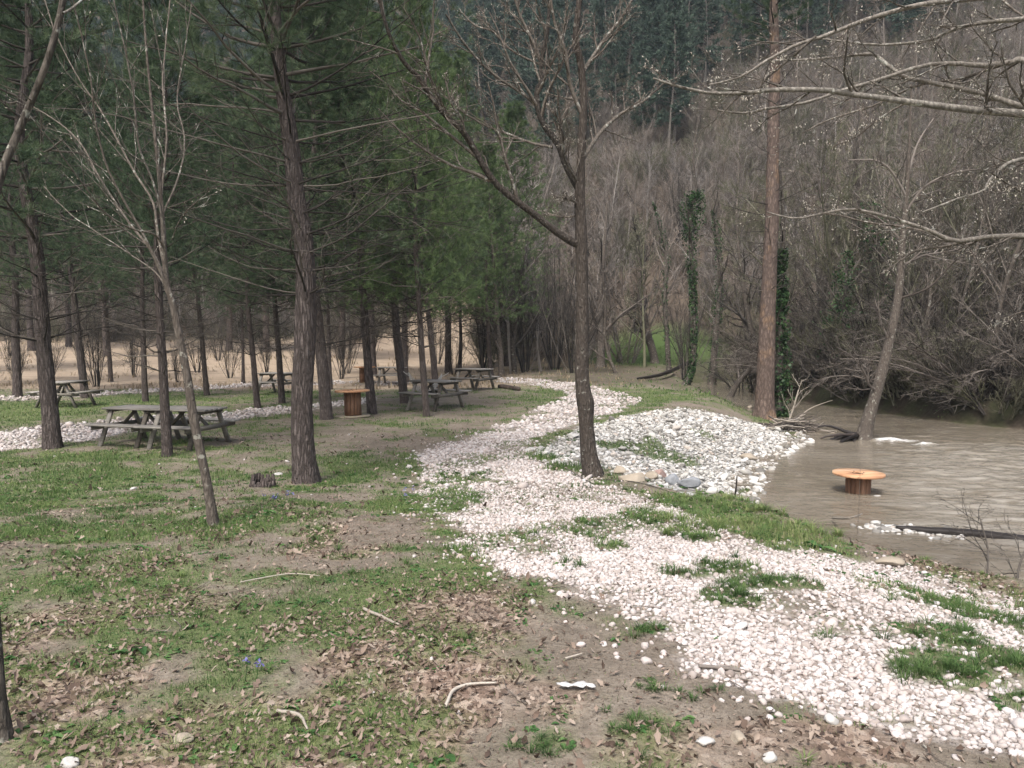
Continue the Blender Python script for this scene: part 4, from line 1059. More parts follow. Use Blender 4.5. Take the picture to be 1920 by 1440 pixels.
# dark root mass with a split yellow root at its foot
root = bpy.data.objects["bare_tree.002"] if "bare_tree.002" in bpy.data.objects else None
mb = MB()
rr_ = np.random.default_rng(5)
n = 16; a = rr_.uniform(2.2, 4.4, n)
P, Rr2 = grow(np.tile([Yl * (1612 - 960) / 1442, Yl, WZ + .12], (n, 1)), np.stack([np.cos(a), np.sin(a) * .5, -.05 + 0 * a], -1), rr_.uniform(.5, 1.3, n), .06, .02, 7, -.25, .12, rr_)
mb.tubes(P, Rr2, 6, rr_.random(n)).obj("exposed_roots", M['wet_log'], None, True)
tag(bpy.data.objects["exposed_roots"], "black wet roots spreading left in the water at the leaning tree's foot", 'roots')

# ivy -------------------------------------------------------------------------
def ivy(name, P, Rr, n, thick, size, lo, parent, rng, mat='ivy'):
    K = len(P); t = rng.random(n) * (K - 1.001); i = t.astype(int); f = (t - i)[:, None]
    c = P[i] * (1 - f) + P[i + 1] * f; r = Rr[i] * (1 - f[:, 0]) + Rr[i + 1] * f[:, 0]
    a = rng.random(n) * 6.28; q = np.stack([np.cos(a), np.sin(a), rng.normal(0, .3, n)], -1)
    th = np.interp(t, np.linspace(0, K - 1, len(thick)), thick) if np.ndim(thick) else thick
    pos = c + q * (r + th * rng.random(n) ** .8)[:, None] - lo
    s = size * rng.uniform(.6, 1.3, n)
    zz = pos[:, 2] * 2.2; k_ = rng.random(n) < .25 + 1.1 * vn(zz, zz * 0 + 7, K); pos = c + q * (r + th * (.35 + 1.5 * vn(zz + 9, a * 1.3, 5)) * rng.random(n) ** .8)[:, None] - lo; pos, s = pos[k_], s[k_]; n = len(pos)
    V0 = np.array([[0, -.5, 0], [.45, 0, .1], [0, .6, 0], [-.45, 0, .1]])
    V, F, A = scatter_inst(V0, np.array([[0, 1, 2, 3]]), randrot(n, rng) * s[:, None, None], pos, rng.random(n))
    return MB().add(V, F, A).obj(name, M[mat], parent)

# tall pine on the right bank with its ivy covered neighbour
b_ = g1(1433, 783); Yb = b_[1]
P, Rr = px_trunk([(1433, 785), (1434, 740), (1436, 690), (1439, 600), (1443, 500), (1448, 400), (1449, 300), (1451, 200), (1453, 100), (1450, 0), (1448, -150), (1446, -300), (1445, -480)], Yb, [20, 17, 16, 14.5, 13, 12, 11, 10, 9, 8, 7, 5, 2], 150)
pine('pine_tree', P, Rr, b_, "tall orange barked pine on the stream bank with short dead twigs", 'lone pines by the stream', np.random.default_rng(41), bark='pine_bark_red', z_dead=3.6, z_live=11.8, z_top=16.2, reach=2.2, dz=.5, sides=24, dead_n=4)
ptop = at(1449, 330, Yb)
tr = traced_tree('ivy_covered_tree', ([(1457, 765), (1459, 700), (1461, 620), (1464, 550), (1467, 470), (1468, 400), (1462, 330), (1455, 260)], [9, 8, 7, 6, 5, 4, 2.5, 1.5]), [], Yb + .7,
            "dark ivy wrapped stem growing tight against the right of the orange pine", 'ivy covered tree', np.random.default_rng(42), 'grey_bark', [(10, .3, 1, (.5, 1), .12, 6, .2, .1, 3, .4), (4, .2, 1, (.4, .9), .4, 4, .1, .1, 3, .6)], sides=10, crown_mat='twig_dark', rmin=.004)
Pt, Rt = px_trunk([(1457, 765), (1459, 700), (1461, 620), (1464, 550), (1467, 470)], Yb + .7, [9, 8, 7, 6, 5], 60)
ivy('ivy', Pt, Rt, 5200, [.14, .30, .24, .16, .06], .10, np.array(tr.location), tr, np.random.default_rng(43))

def ivy_tree(trunk, rpx, Yv, thick, n, label, seed, levels=None):
    tr = traced_tree('ivy_covered_tree', (trunk, rpx), [], Yv, label, 'ivy covered tree', np.random.default_rng(seed), 'grey_bark', levels or [(12, .45, 1, (.4, .9), .25, 6, .3, .1, 3, .5), (6, .2, 1, (.4, .9), .4, 4, .1, .1, 3, .6), (4, .2, 1, (.4, .9), .4, 3, .1, .1, 3, .6)], K=60, sides=10, crown_mat='twig', rmin=.006)
    tk = [q for q in trunk if q[1] >= 360]; Pt, Rt = px_trunk(tk, Yv, rpx[:len(tk)], 60)
    ivy('ivy', Pt, Rt, n, thick, .085, np.array(tr.location), tr, np.random.default_rng(seed + 1))
Y1 = g1(1292, 722)[1]
ivy_tree([(1284, 728), (1298, 690), (1301, 640), (1300, 560), (1297, 490), (1294, 430), (1297, 385), (1306, 362), (1300, 300), (1310, 220)], [8, 5, 4.5, 4, 4, 4, 3, 2.5, 2, 1], Y1,
         [.01, .02, .03, .05, .08, .14, .40, .46, .10], 5200, "slim tree with a thick dark ivy head above a thin green stem", 51)
ivy_tree([(1335, 722), (1340, 650), (1345, 600), (1350, 530), (1348, 470), (1342, 420), (1335, 395), (1330, 330)], [8, 6, 5, 5, 4, 3, 2, 1], 42,
         [.0, .03, .14, .2, .16, .14, .1, 0], 2200, "second ivy clad stem between the ivy headed tree and the orange pine", 53)
ivy_tree([(1254, 700), (1250, 620), (1246, 560), (1250, 480), (1240, 430), (1225, 380)], [5, 4.5, 4, 3.5, 3, 1.5], 40,
         [.0, .02, .02, .12, .12, 0], 900, "thin tree with a sparse ivy band left of the ivy headed tree", 55)

ivy_tree([(1600, 780), (1590, 690), (1580, 610), (1585, 540), (1590, 470)], [6, 5, 4.5, 4, 2], 30, [.1, .5, .9, .4, .1], 4200, "broad dark ivy mass on a stem left of the leaning tree", 57)
ivy_tree([(1640, 770), (1650, 640), (1655, 540), (1650, 470), (1640, 430), (1630, 380)], [6, 5, 4.5, 4, 3, 1.5], 32, [0, 0, .1, .7, .8, .2], 2600, "leafy green ivy clump high behind the leaning tree", 59)
ivy_tree([(1605, 770), (1612, 600), (1615, 450), (1606, 320), (1603, 285), (1604, 240)], [7, 6, 5, 4, 3, 2], 36, [0, 0, .1, .35, .7, .5], 2600, "tall stem with a bright leafy ivy top above the thicket", 63)

# individually placed dark bare trees of the middle distance
MID = [([(1228, 692), (1226, 668), (1218, 640), (1206, 612), (1202, 580), (1200, 520), (1196, 450), (1190, 380)], [8, 7, 7.5, 7, 6, 5, 4, 2], 46, "dark S-curved trunk at the edge of the green meadow"),
       ([(1362, 742), (1385, 715), (1408, 690), (1440, 640), (1470, 590), (1500, 540)], [6, 5, 4, 3, 2.4, 1], 34, "bare trunk leaning right over the narrow reach of the stream"),
       ([(1420, 715), (1412, 640), (1402, 590), (1395, 540), (1385, 470), (1380, 400)], [7, 6, 5, 4, 3, 2], 36, "upright dark trunk just left of the orange pine"),
       ([(1126, 690), (1127, 640), (1125, 590), (1128, 520), (1135, 440), (1138, 380)], [8, 7, 6, 4.5, 3, 1.5], 44, "straight brownish trunk right of the central tree at the meadow edge"),
       ([(940, 706), (938, 660), (932, 610), (930, 550), (925, 480), (920, 420)], [5.5, 5, 4.5, 4, 3, 1.5], 38, "slim dark trunk beyond the right-hand picnic table"),
       ([(965, 700), (962, 650), (968, 600), (975, 540), (985, 470), (1000, 400)], [5, 5, 4, 3.4, 2.4, 1.2], 40, "dark trunk at the left of the multi-stemmed thicket"),
       ([(1155, 706), (1142, 670), (1134, 630), (1135, 570), (1130, 500)], [3.5, 3, 2.6, 2, 1], 40, "thin curved stem in front of the green meadow"),
       ([(1480, 740), (1490, 700), (1500, 640), (1508, 600), (1515, 540)], [4, 4, 3.4, 2.6, 1.2], 34, "pale broken stem behind the orange pine"),
       ([(1545, 745), (1550, 660), (1545, 560), (1560, 460), (1575, 360)], [6, 5, 4, 3, 1.5], 36, "tall bare tree on the far bank behind the driftwood"),
       ([(1755, 770), (1760, 660), (1740, 560), (1745, 460), (1760, 360), (1765, 280)], [6, 5.5, 5, 4, 3, 1.5], 33, "tall bare tree rising from the far bank thicket right of the leaning tree"),
       ([(1870, 780), (1860, 660), (1875, 560), (1865, 440), (1880, 320)], [6, 5.5, 5, 4, 2], 31, "bare tree on the far bank near the right edge")]
LV = [(12, .3, 1, (.35, .9), .36, 7, .3, .10, 4, .55), (8, .15, 1, (.4, .95), .45, 5, .2, .12, 3, .6), (7, .15, 1, (.4, .9), .45, 4, .1, .12, 3, .6), (3, .2, 1, (.4, .9), .5, 3, .1, .12, 3, .7)]
for i, (t, r, Yv, lab) in enumerate(MID):
    x = (t[0][0] - 960) / 1442 * Yv; zb = float(gz(np.array([x]), np.array([float(Yv)]))[0]); t = list(t); t[0] = (t[0][0], 626 + (CAMZ - zb) / Yv * 1442 + 2)
    if t[0][1] < t[1][1] + 5: t = [t[0]] + [q for q in t[1:] if q[1] < t[0][1] - 5]; r = r[:len(t)]
    traced_tree('bare_tree', (t, r), [], Yv, lab, 'bare tree', np.random.default_rng(60 + i), 'grey_bark', LV, K=50, sides=9, crown_mat='twig_dark' if i in (0, 2, 4, 5) else 'twig', rmin=.005, group='bare trees along the stream banks')

# ---- copies: shrubs, thicket, slope trees, hill forest ----------------------
def proto_bare(name, h, r, levels, seed, mat, stems=1, spread=.0, up=.2, rmin=.006, wig=.06, cat='bare tree', label=None, group=None, K=9):
    g_ = np.random.default_rng(seed); root = empty(name)
    a = g_.random(stems) * 6.28; sp = spread * g_.uniform(.3, 1, stems)
    d = np.stack([np.cos(a) * sp, np.sin(a) * sp, np.ones(stems)], -1)
    o = np.stack([np.cos(a) * .12 * (stems > 1), np.sin(a) * .12 * (stems > 1), np.full(stems, -.3)], -1)
    P, Rr = grow(o, d, h * g_.uniform(.75, 1.1, stems), r * g_.uniform(.6, 1.1, stems) if stems > 1 else r, r * .2, K, up, wig, g_)
    MB().tubes(P, Rr, 6, g_.random(stems)).obj('trunk' if stems == 1 else 'stems', M[mat], root, True)
    mb = MB(); bare_crown(mb, P, Rr, levels, g_, None, rmin); mb.obj('crown', M[mat], root)
    tag(root, label, cat, group); return root
LB = [(14, .22, 1, (.35, .85), .42, 7, .35, .10, 4, .5), (7, .15, 1, (.4, .9), .45, 5, .25, .12, 3, .6), (7, .15, 1, (.35, .85), .45, 4, .15, .12, 3, .6), (2, .2, 1, (.4, .9), .55, 3, .1, .1, 3, .7)]
LSH = [(8, .2, 1, (.3, .7), .40, 5, .3, .10, 3, .5), (6, .15, 1, (.35, .8), .45, 4, .2, .12, 3, .6), (4, .15, 1, (.35, .8), .5, 3, .1, .12, 3, .7)]
SG = 'bare trees on the slope beyond the stream'
slope = [proto_bare('slope_tree', 7.5, .08, LB, 71, 'scrub_twig', rmin=.011), proto_bare('slope_tree', 6.5, .07, LB, 72, 'scrub_twig', rmin=.011, wig=.1), proto_bare('slope_tree', 7, .07, LB, 73, 'scrub_twig_olive', rmin=.011),
         proto_bare('slope_tree', 5, .04, LSH, 74, 'scrub_twig', stems=9, spread=.45, rmin=.011)]
def put(o, x, y, s, rz, first, label, group, cat, tilt=(0, 0), dz=0.):
    c = o if first else copy_tree(o)
    c.location = (float(x), float(y), float(gz(np.array([x * 1.]), np.array([y * 1.]))[0]) - .05 + dz); c.scale = (s, s, s); c.rotation_euler = (tilt[0], tilt[1], rz)
    tag(c, label, cat, group); return c
def side(x, Y_):
    p = 960 + x / Y_ * 1442
    return ("beyond the tan field at far left" if p < 300 else "beyond the field behind the picnic tables" if p < 900 else "above the many-stemmed clumps" if p < 1090 else "above the green meadow" if p < 1250 else "above the ivy headed tree" if p < 1400 else
            "behind the orange pine" if p < 1500 else "above the driftwood" if p < 1620 else "behind the leaning stream tree" if p < 1760 else "above the right-hand thicket" if p < 1900 else "at the right edge")
def zone(x, Y_, w): return w + (" low on slope " if Y_ < 56 else " halfway up the slope " if Y_ < 76 else " high on the slope ") + side(x, Y_)
def zone2(x, Y_): return "dark conifer " + ("at the forest's lower edge " if Y_ < 84 else "inside the hillside forest ") + side(x, Y_)
def zone3(x, Y_, w): return w + " bare thicket tree " + ("by the water " if Y_ < 30 else "farther back ") + side(x, Y_)
g_ = np.random.default_rng(81)
pts = []
tries = 0
while len(pts) < 270 and tries < 30000:
    tries += 1
    Y_ = 40 + 62 * g_.random() ** .8; px = g_.uniform(-250, 2150); x = (px - 960) / 1442 * Y_
    if px < 900 and Y_ < 74: continue
    if sdpoly(np.array([x]), np.array([Y_]), RIV)[0] < 1: continue
    if ((x - 9.5) / 3.6) ** 2 + ((Y_ - 51) / 6) ** 2 < 1: continue
    if Y_ > 86 and px > 850 and g_.random() < .8: continue
    if min([((x - a) ** 2 + (Y_ - b) ** 2) for a, b in pts] or [99]) < 2.6: continue
    pts.append((x, Y_))
pts.sort(key=lambda p: p[1])
seen = set()
for i, (x, Y_) in enumerate(pts):
    k = int(g_.choice([0, 1, 2, 3], p=[.32, .28, .15, .25])); 
    if i < 4: k = i
    s_ = g_.uniform(.85, 1.35) * (1.3 if Y_ < 58 else .9); p_x = 960 + x / Y_ * 1442
    if 560 < p_x < 1340: s_ = min(s_, (CAMZ + (626 - 285) / 1442 * Y_ - float(gz(np.array([x]), np.array([Y_]))[0])) / 7.4)
    if s_ < .35: continue
    put(slope[k], x, Y_, s_, g_.random() * 6.28, k not in seen, zone(x, Y_, ['tall leafless tree', 'crooked leafless tree', 'olive leafless tree', 'many-stemmed leafless tree'][k]), SG, 'bare tree', (g_.normal(0, .06), g_.normal(0, .06))); seen.add(k)

# low brush covering the slope floor: one mass, instances of three shrubs that stand on the slope themselves
def gn_mass(name, srcs, pts, sc, label, cat, rng, tilt=.12, kind='stuff'):
    pts = np.asarray(pts, float); n = len(pts)
    me = bpy.data.meshes.new(name); me.vertices.add(n); me.vertices.foreach_set("co", pts.astype(np.float32).ravel())
    for nm_, a in (('turn', rng.random(n) * 6.28), ('lean', rng.normal(0, tilt, n)), ('size', sc), ('pick', rng.integers(0, len(srcs), n))):
        me.attributes.new(nm_, 'FLOAT', 'POINT').data.foreach_set("value", np.asarray(a, np.float32))
    o = bpy.data.objects.new(name, me); COL.objects.link(o)
    ng = bpy.data.node_groups.new(name, 'GeometryNodeTree')
    ng.interface.new_socket("Geometry", in_out='INPUT', socket_type='NodeSocketGeometry'); ng.interface.new_socket("Geometry", in_out='OUTPUT', socket_type='NodeSocketGeometry')
    N = ng.nodes; gi = N.new('NodeGroupInput'); go = N.new('NodeGroupOutput'); jn = N.new('GeometryNodeJoinGeometry'); L = ng.links.new
    def at_(nm_):
        a = N.new('GeometryNodeInputNamedAttribute'); a.data_type = 'FLOAT'; a.inputs[0].default_value = nm_; return a.outputs[0]
    cx = N.new('ShaderNodeCombineXYZ'); L(at_('lean'), cx.inputs[0]); L(at_('turn'), cx.inputs[2]); e2 = N.new('FunctionNodeEulerToRotation'); L(cx.outputs[0], e2.inputs[0])
    cs = N.new('ShaderNodeCombineXYZ'); sz = at_('size')
    for k in range(3): L(sz, cs.inputs[k])
    for k, src in enumerate(srcs):
        cp = N.new('FunctionNodeCompare'); cp.data_type = 'FLOAT'; cp.operation = 'EQUAL'; L(at_('pick'), cp.inputs[0]); cp.inputs[1].default_value = k; cp.inputs['Epsilon'].default_value = .1
        oi = N.new('GeometryNodeObjectInfo'); oi.inputs['Object'].default_value = src; oi.inputs['As Instance'].default_value = True
        ip = N.new('GeometryNodeInstanceOnPoints'); L(gi.outputs[0], ip.inputs['Points']); L(cp.outputs[0], ip.inputs['Selection']); L(oi.outputs['Geometry'], ip.inputs['Instance']); L(e2.outputs[0], ip.inputs['Rotation']); L(cs.outputs[0], ip.inputs['Scale'])
        L(ip.outputs[0], jn.inputs[0])
    L(jn.outputs[0], go.inputs[0])
    md = o.modifiers.new('scatter', 'NODES'); md.node_group = ng
    return tag(o, label, cat, kind=kind)
def brush_proto(seed, mat, x, Y_, label, h=(1.6, 2.8)):
    g2 = np.random.default_rng(seed); mb = MB(); a = g2.random(9) * 6.28; sp = g2.uniform(.15, .75, 9)
    P, Rr = grow(np.stack([np.cos(a) * .2, np.sin(a) * .2, -.1 + 0 * a], -1), np.stack([np.cos(a) * sp, np.sin(a) * sp, np.ones(9)], -1), g2.uniform(*h, 9), .022, .009, 6, 0, .12, g2)
    mb.tubes(P, Rr, 3, g2.random(9)); bare_crown(mb, P, Rr, [(9, .15, 1, (.3, .8), .5, 5, .2, .12, 3, .6), (7, .15, 1, (.3, .8), .5, 3, .1, .12, 3, .7)], g2, None, .008)
    o = mb.obj('slope_brush', M[mat]); o.location = (x, Y_, float(gz(np.array([x]), np.array([Y_]))[0])); return tag(o, label, 'shrub')
bp = [brush_proto(91, 'scrub_twig', 4., 66., "brown leafless bush on the far slope left of the forest gap"), brush_proto(92, 'scrub_twig', 16., 70., "tan leafless bush higher on the far slope"), brush_proto(93, 'scrub_twig_olive', 26., 62., "olive leafless bush on the right part of the far slope")]
def gen_pts(g2, n, Y0, Y1, px0, px1, ok, pw=.8):
    Y_ = Y0 + (Y1 - Y0) * g2.random(n) ** pw; px = g2.uniform(px0, px1, n); x = (px - 960) / 1442 * Y_
    k = ok(px, x, Y_) & (sdpoly(x, Y_, RIV) > .5) & (((x - 9.5) / 3.6) ** 2 + ((Y_ - 51) / 6) ** 2 > 1)
    x, Y_ = x[k], Y_[k]; return np.stack([x, Y_, gz(x, Y_)], -1)
g2 = np.random.default_rng(94)
q = gen_pts(g2, 3600, 44, 112, -300, 2250, lambda p, x, y: ((p > 900) & (y > 45 + 4 * np.sin(p * .02))) | (y > 74))
gn_mass('undergrowth', bp, q, g2.uniform(.7, 1.5, len(q)) , "brown leafless brush carpeting the slope below the trees", 'brush', g2)

# arching shrubs over the far bank water
SB = 'arching shrubs over the far water edge'
ar = [proto_bare('arching_shrub', 4.6, .045, [(10, .2, 1, (.3, .8), .34, 6, -.1, .10, 4, .5), (7, .15, 1, (.35, .85), .45, 4, -.05, .12, 3, .6), (6, .15, 1, (.35, .85), .45, 3, .0, .12, 3, .65)], 76 + k, 'twig_dark' if k else 'twig', stems=15, spread=1.15, up=-.75, rmin=.0045, cat='shrub', wig=.05) for k in range(2)]
AL = ['behind the narrow reach', 'farthest upstream', 'left of the driftwood line', 'behind the dead white branch', 'left of the leaning tree', 'just left of the leaning tree top', 'behind the leaning tree', 'right of the leaning tree', 'midway to the right edge', 'close to the right edge', 'second row behind the narrow reach', 'second row left of the leaning tree', 'second row behind the leaning tree', 'second row right of the leaning tree', 'second row midway right', 'second row at the right edge', 'third row upstream', 'third row behind the leaning tree', 'third row midway right', 'third row near the right edge', 'at the river bend', 'outermost on the right']
lab = ["arching olive shrub at the far water edge", "tangled dark shrub at the far water edge"]
bank = [(12.6, 33, 1.0), (12.4, 37, .9), (13.0, 29.5, 1.05), (14.0, 27.5, 1.1), (14.6, 25.8, .95), (15.2, 24.3, 1.1), (16.4, 23.0, 1.05), (17.8, 22.2, 1.1), (19.5, 21.6, 1.1), (21.5, 21.0, 1.1), (14.8, 31, 1.2), (16.2, 28, 1.3), (17.6, 26, 1.3), (19.4, 24.6, 1.3), (22, 23.6, 1.3), (24.5, 22.0, 1.2), (15.2, 35, 1.2), (18, 31, 1.3), (21, 28, 1.4), (24, 26, 1.3), (12.0, 39.8, .8), (27, 24, 1.4)]
seen = set()
for i, (x, y, s) in enumerate(bank):
    k = (0 if i % 3 == 0 or i in (5, 7, 8) else 1); put(ar[k], x, y, s * g_.uniform(.9, 1.1), g_.random() * 6.28, k not in seen, lab[k] + ', ' + AL[i], SB, 'shrub', (g_.normal(.0, .1), g_.uniform(-.3, 0))); seen.add(k)
# thicket trees behind them
TG = 'bare thicket trees on the far bank'
th = [proto_bare('thicket_tree', 6.5, .06, LB, 85, 'scrub_twig_olive', rmin=.0055, wig=.09), proto_bare('thicket_tree', 6, .055, LB, 86, 'branch_bark', rmin=.0055, wig=.08)]
seen = set(); n_ = 0
for _ in range(900):
    Y_ = g_.uniform(25, 43); px = g_.uniform(1330, 2150); x = (px - 960) / 1442 * Y_
    if sdpoly(np.array([x]), np.array([Y_]), FAR)[0] > -1.6 or abs(px - 1440) < 25: continue
    k = n_ % 2; put(th[k], x, Y_, g_.uniform(.9, 2.0), g_.random() * 6.28, k not in seen, zone3(x, Y_, ['olive', 'pale grey'][k]), TG, 'bare tree', (g_.normal(0, .12), g_.normal(-.08, .12))); seen.add(k); n_ += 1
    if n_ >= 84: break
# multi-stem clump behind the grove, left bank
CG = 'many-stemmed bare clumps edging the grove'
cl = proto_bare('bare_clump', 6.0, .05, [(9, .3, 1, (.25, .6), .34, 6, .35, .08, 4, .5), (6, .15, 1, (.3, .7), .45, 4, .25, .1, 3, .6), (5, .15, 1, (.35, .8), .45, 3, .15, .1, 3, .65)], 88, 'twig_dark', stems=13, spread=.38, up=.35, rmin=.005)
spots = [(985, 41, 1.1, "many-stemmed dark clump left of the central trunk"), (1040, 43, 1.15, "dense many-stemmed clump just left of the central trunk"), (1075, 40, .9, "low clump of dark stems behind the central trunk"), (905, 46, 1.0, "dark stem clump behind the right-hand picnic table"),
         (650, 40, .55, "low dark bush behind the farther cable drum table"), (1190, 52, .45, "small fan shaped bare bush on the green meadow"), (180, 31.5, .55, "splayed dark multi-stem bush at the edge of the tan field"), (430, 36, .35, "thin scraggly shrub in front of the tan field"),
         (1285, 37, .6, "tangled bare clump on the near side of the narrow stream reach"), (1290, 44, .9, "bare clump behind the ivy headed tree"), (700, 52, .6, "faint bare bush in the dry grass behind the hammock"), (820, 50, .6, "pale bare bush in the dry grass right of the hammock"), (560, 33, .35, "small twiggy bush at the field edge left of the reddish pine"), (330, 34, .3, "small twiggy bush at the field edge behind the double table"), (1120, 60, .9, "tall bare clump beyond the green meadow, left part"), (1270, 62, 1.0, "tall bare clump beyond the green meadow, right part")] + [(px_, Y2, s2, 'low twiggy scrub bush screening the tan field ' + w2) for px_, Y2, s2, w2 in ((30, 33, .4, 'at the left edge'), (95, 36, .35, 'left of the end-on table'), (250, 37, .4, 'behind the straight dark pine'), (370, 40, .4, 'behind the bent foot pine'), (500, 38, .4, 'between the two pines of the small table'), (600, 42, .45, 'right of the thickest pine'), (640, 36, .45, 'beside the farther drum table'), (150, 44, .5, 'far behind the end-on table'), (410, 50, .5, 'farther out behind the bent foot pine'), (760, 44, .5, 'straight behind the hammock'), (850, 40, .4, 'behind the right-hand picnic table'), (20, 55, .6, 'far out at the left edge'))]
for i, (px, Y_, s, lb) in enumerate(spots):
    x = (px - 960) / 1442 * Y_; put(cl, x, Y_, s, i * 1.3, i == 0, lb, CG, 'bare shrub')

# conifers of the upper hillside
def far_pine(seed):
    g2 = np.random.default_rng(seed); root = empty('hill_pine'); h = 14.
    z = np.linspace(-.5, h, 12); P = np.stack([.3 * np.sin(z * .3 + seed), .3 * np.cos(z * .23 + seed), z], -1); Rr = np.interp(z, [0, h], [.17, .03])
    MB().tubes(P[None], Rr[None], 6, np.array([.7])).obj('trunk', M['pale_bark'], root, True)
    O, D, L = [], [], []
    for zz in np.arange(h * .26, h, .40):
        f = (zz - h * .26) / (h * .74)
        for k in range(5):
            a = g2.random() * 6.28; el = .1 + .5 * f; O.append([np.interp(zz, z, P[:, 0]), np.interp(zz, z, P[:, 1]), zz]); D.append([math.cos(a) * math.cos(el), math.sin(a) * math.cos(el), math.sin(el)]); L.append(g2.uniform(1.4, 2.7) * (1 - .7 * f ** 1.5) * (.55 + .45 * min(f * 4, 1)))
    B, BR = grow(np.array(O), np.array(D), np.array(L), .04, .015, 5, .1, .1, g2)
    lim = MB().tubes(B, BR, 3, g2.random(len(B)))
    p_, d_, l_, r_, t_ = spawn(B, BR, 7, .35, 1, (.3, 1.0), g2)
    nd = MB(); nd.add(*needles_at(p_ + d_ * .15, d_ + np.array([0, 0, .5]), 9, .42, .10, g2, (.2, 1.4)))
    lim.obj('limbs', M['twig_dark'], root); nd.obj('needles', M['far_needle'], root)
    return root, (P, Rr, nd)
fp = [far_pine(s) for s in (1, 2, 3)]
HG = 'conifers at the front of the hillside forest'
seen = set(); allp = []
for _ in range(6000):
    Y_ = g_.uniform(70, 175); px = g_.uniform(-400, 2300); x = (px - 960) / 1442 * Y_
    lim_ = 84 if px > 900 else 92
    if Y_ < lim_ + 5 * math.sin(x * .2) - (10 if 600 < px < 1330 else 0): continue
    if px > 1330 and Y_ < lim_ + 6 + 8 * math.sin(x * .13): continue
    if min([((x - a) ** 2 + (Y_ - b) ** 2) for a, b in allp] or [99]) < 7: continue
    allp.append((x, Y_))
    if len(allp) > 800: break
allp.sort(key=lambda p: p[1])
front = allp[:110]; rest = np.array(allp[110:])
for i, (x, Y_) in enumerate(front):
    k = i % 3; put(fp[k][0], x, Y_, g_.uniform(.75, 1.2), g_.random() * 6.28, k not in seen, zone2(x, Y_), HG, 'conifer'); seen.add(k)
srcs = [KIDS[fp[k][0].name][-1] for k in range(3)]
gn_mass('conifer_forest', srcs, np.stack([rest[:, 0], rest[:, 1], gz(rest[:, 0], rest[:, 1])], -1), g_.uniform(.85, 1.3, len(rest)), "dark conifer forest covering the upper hillside", 'forest', g_, .02)

# dark brush along the far bank, under the arching shrubs
bk = brush_proto(95, 'twig_dark', 13.6, 30.2, "dark tangled bush low on the far bank", (1.0, 2.2))
bk2 = brush_proto(96, 'scrub_twig_olive', 17.5, 23.4, "olive tangled bush low on the far bank near the right", (1.0, 2.2))
g2 = np.random.default_rng(97)
n = 2600; Y_ = g2.uniform(18, 44, n); x = g2.uniform(10, 34, n); fd = sdpoly(x, Y_, FAR)
k = (fd < -.2) & (fd > -6.5) & (g2.random(n) < 1.1 - .14 * np.abs(fd)); x, Y_ = x[k], Y_[k]
x2 = g2.uniform(8.6, 9.6, 24); y2 = g2.uniform(30, 36, 24); k2 = (sdpoly(x2, y2, RIV) > .3)
gn_mass('bank_brush', [bk, bk2], np.stack([x, Y_, gz(x, Y_)], -1), g2.uniform(.6, 1.35, len(x)), "dense dark leafless brush covering the far bank of the stream", 'brush', g2, .35)

# ================================================================== FURNITURE AND SMALL THINGS
def picnic_table(root, L=1.2, seed=1):
    """long axis x, seats at -y and +y"""
    g2 = np.random.default_rng(seed)
    mb = MB(); n = 5; w = .80; bw = w / n
    for k in range(n):
        mb.box((g2.normal(0, .006), -w / 2 + bw * (k + .5), .735 + g2.normal(0, .002)), (L, bw - .012, .036), a=g2.random())
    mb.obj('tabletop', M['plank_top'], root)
    for s in (-1, 1):
        mb = MB()
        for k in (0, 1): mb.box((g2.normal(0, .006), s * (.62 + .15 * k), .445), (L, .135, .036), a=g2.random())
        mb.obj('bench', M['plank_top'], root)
    for e in (-1, 1):
        xe = e * (L / 2 - .16)
        for s in (-1, 1):
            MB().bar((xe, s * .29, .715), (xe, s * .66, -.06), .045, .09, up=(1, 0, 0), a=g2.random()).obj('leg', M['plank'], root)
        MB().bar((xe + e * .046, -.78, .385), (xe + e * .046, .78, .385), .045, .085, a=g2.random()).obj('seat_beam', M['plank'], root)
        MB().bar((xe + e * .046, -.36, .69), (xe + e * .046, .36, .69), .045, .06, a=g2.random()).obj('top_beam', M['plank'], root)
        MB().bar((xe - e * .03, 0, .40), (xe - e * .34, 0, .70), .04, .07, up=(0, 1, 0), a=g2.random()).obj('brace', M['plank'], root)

TG_ = 'grey wooden picnic tables in the grove'
tb = empty('picnic_table'); picnic_table(tb)
def put_table(x, y, rz, label, first=False, s=1.0):
    o = tb if first else copy_tree(tb)
    o.location = (x, y, float(gz(np.array([x]), np.array([y]))[0]) + .01); o.rotation_euler = (0, 0, rz); o.scale = (s, s, s)
    return tag(o, label, 'picnic table', TG_)
# double table: centre of its top through pixel rows
c0 = at(283, 766, 15.35); az = math.atan2(14.57 - 15.16, -5.94 + 8.07)
ux, uy = math.cos(az), math.sin(az)
cx, cy = -6.97, 15.36
put_table(cx - ux * .60, cy - uy * .60 + .02, az, "left half of the double picnic table on the grass", True, .98)
put_table(cx + ux * .58 + .02, cy + uy * .58 - .05, az + .03, "right half of the double picnic table, under the slender leaning tree")
def tb_at(px, py, rz, label, s=1.0):
    b = g1(px, py); return put_table(b[0], b[1], rz, label, False, s)
tb_at(124, 762, R(84), "picnic table seen end-on at the far left beside the leaning pine")
tb_at(520, 738, R(-12), "small distant picnic table behind two pines, left of the thickest pine")
tb_at(735, 722, R(-4), "picnic table beside the farther cable drum table")
tb_at(817, 766, R(-33), "middle picnic table behind the narrow straight pine", 1.08)
tb_at(889, 731, R(-30), "right-hand picnic table nearest the gravel path's far bend", 1.08)

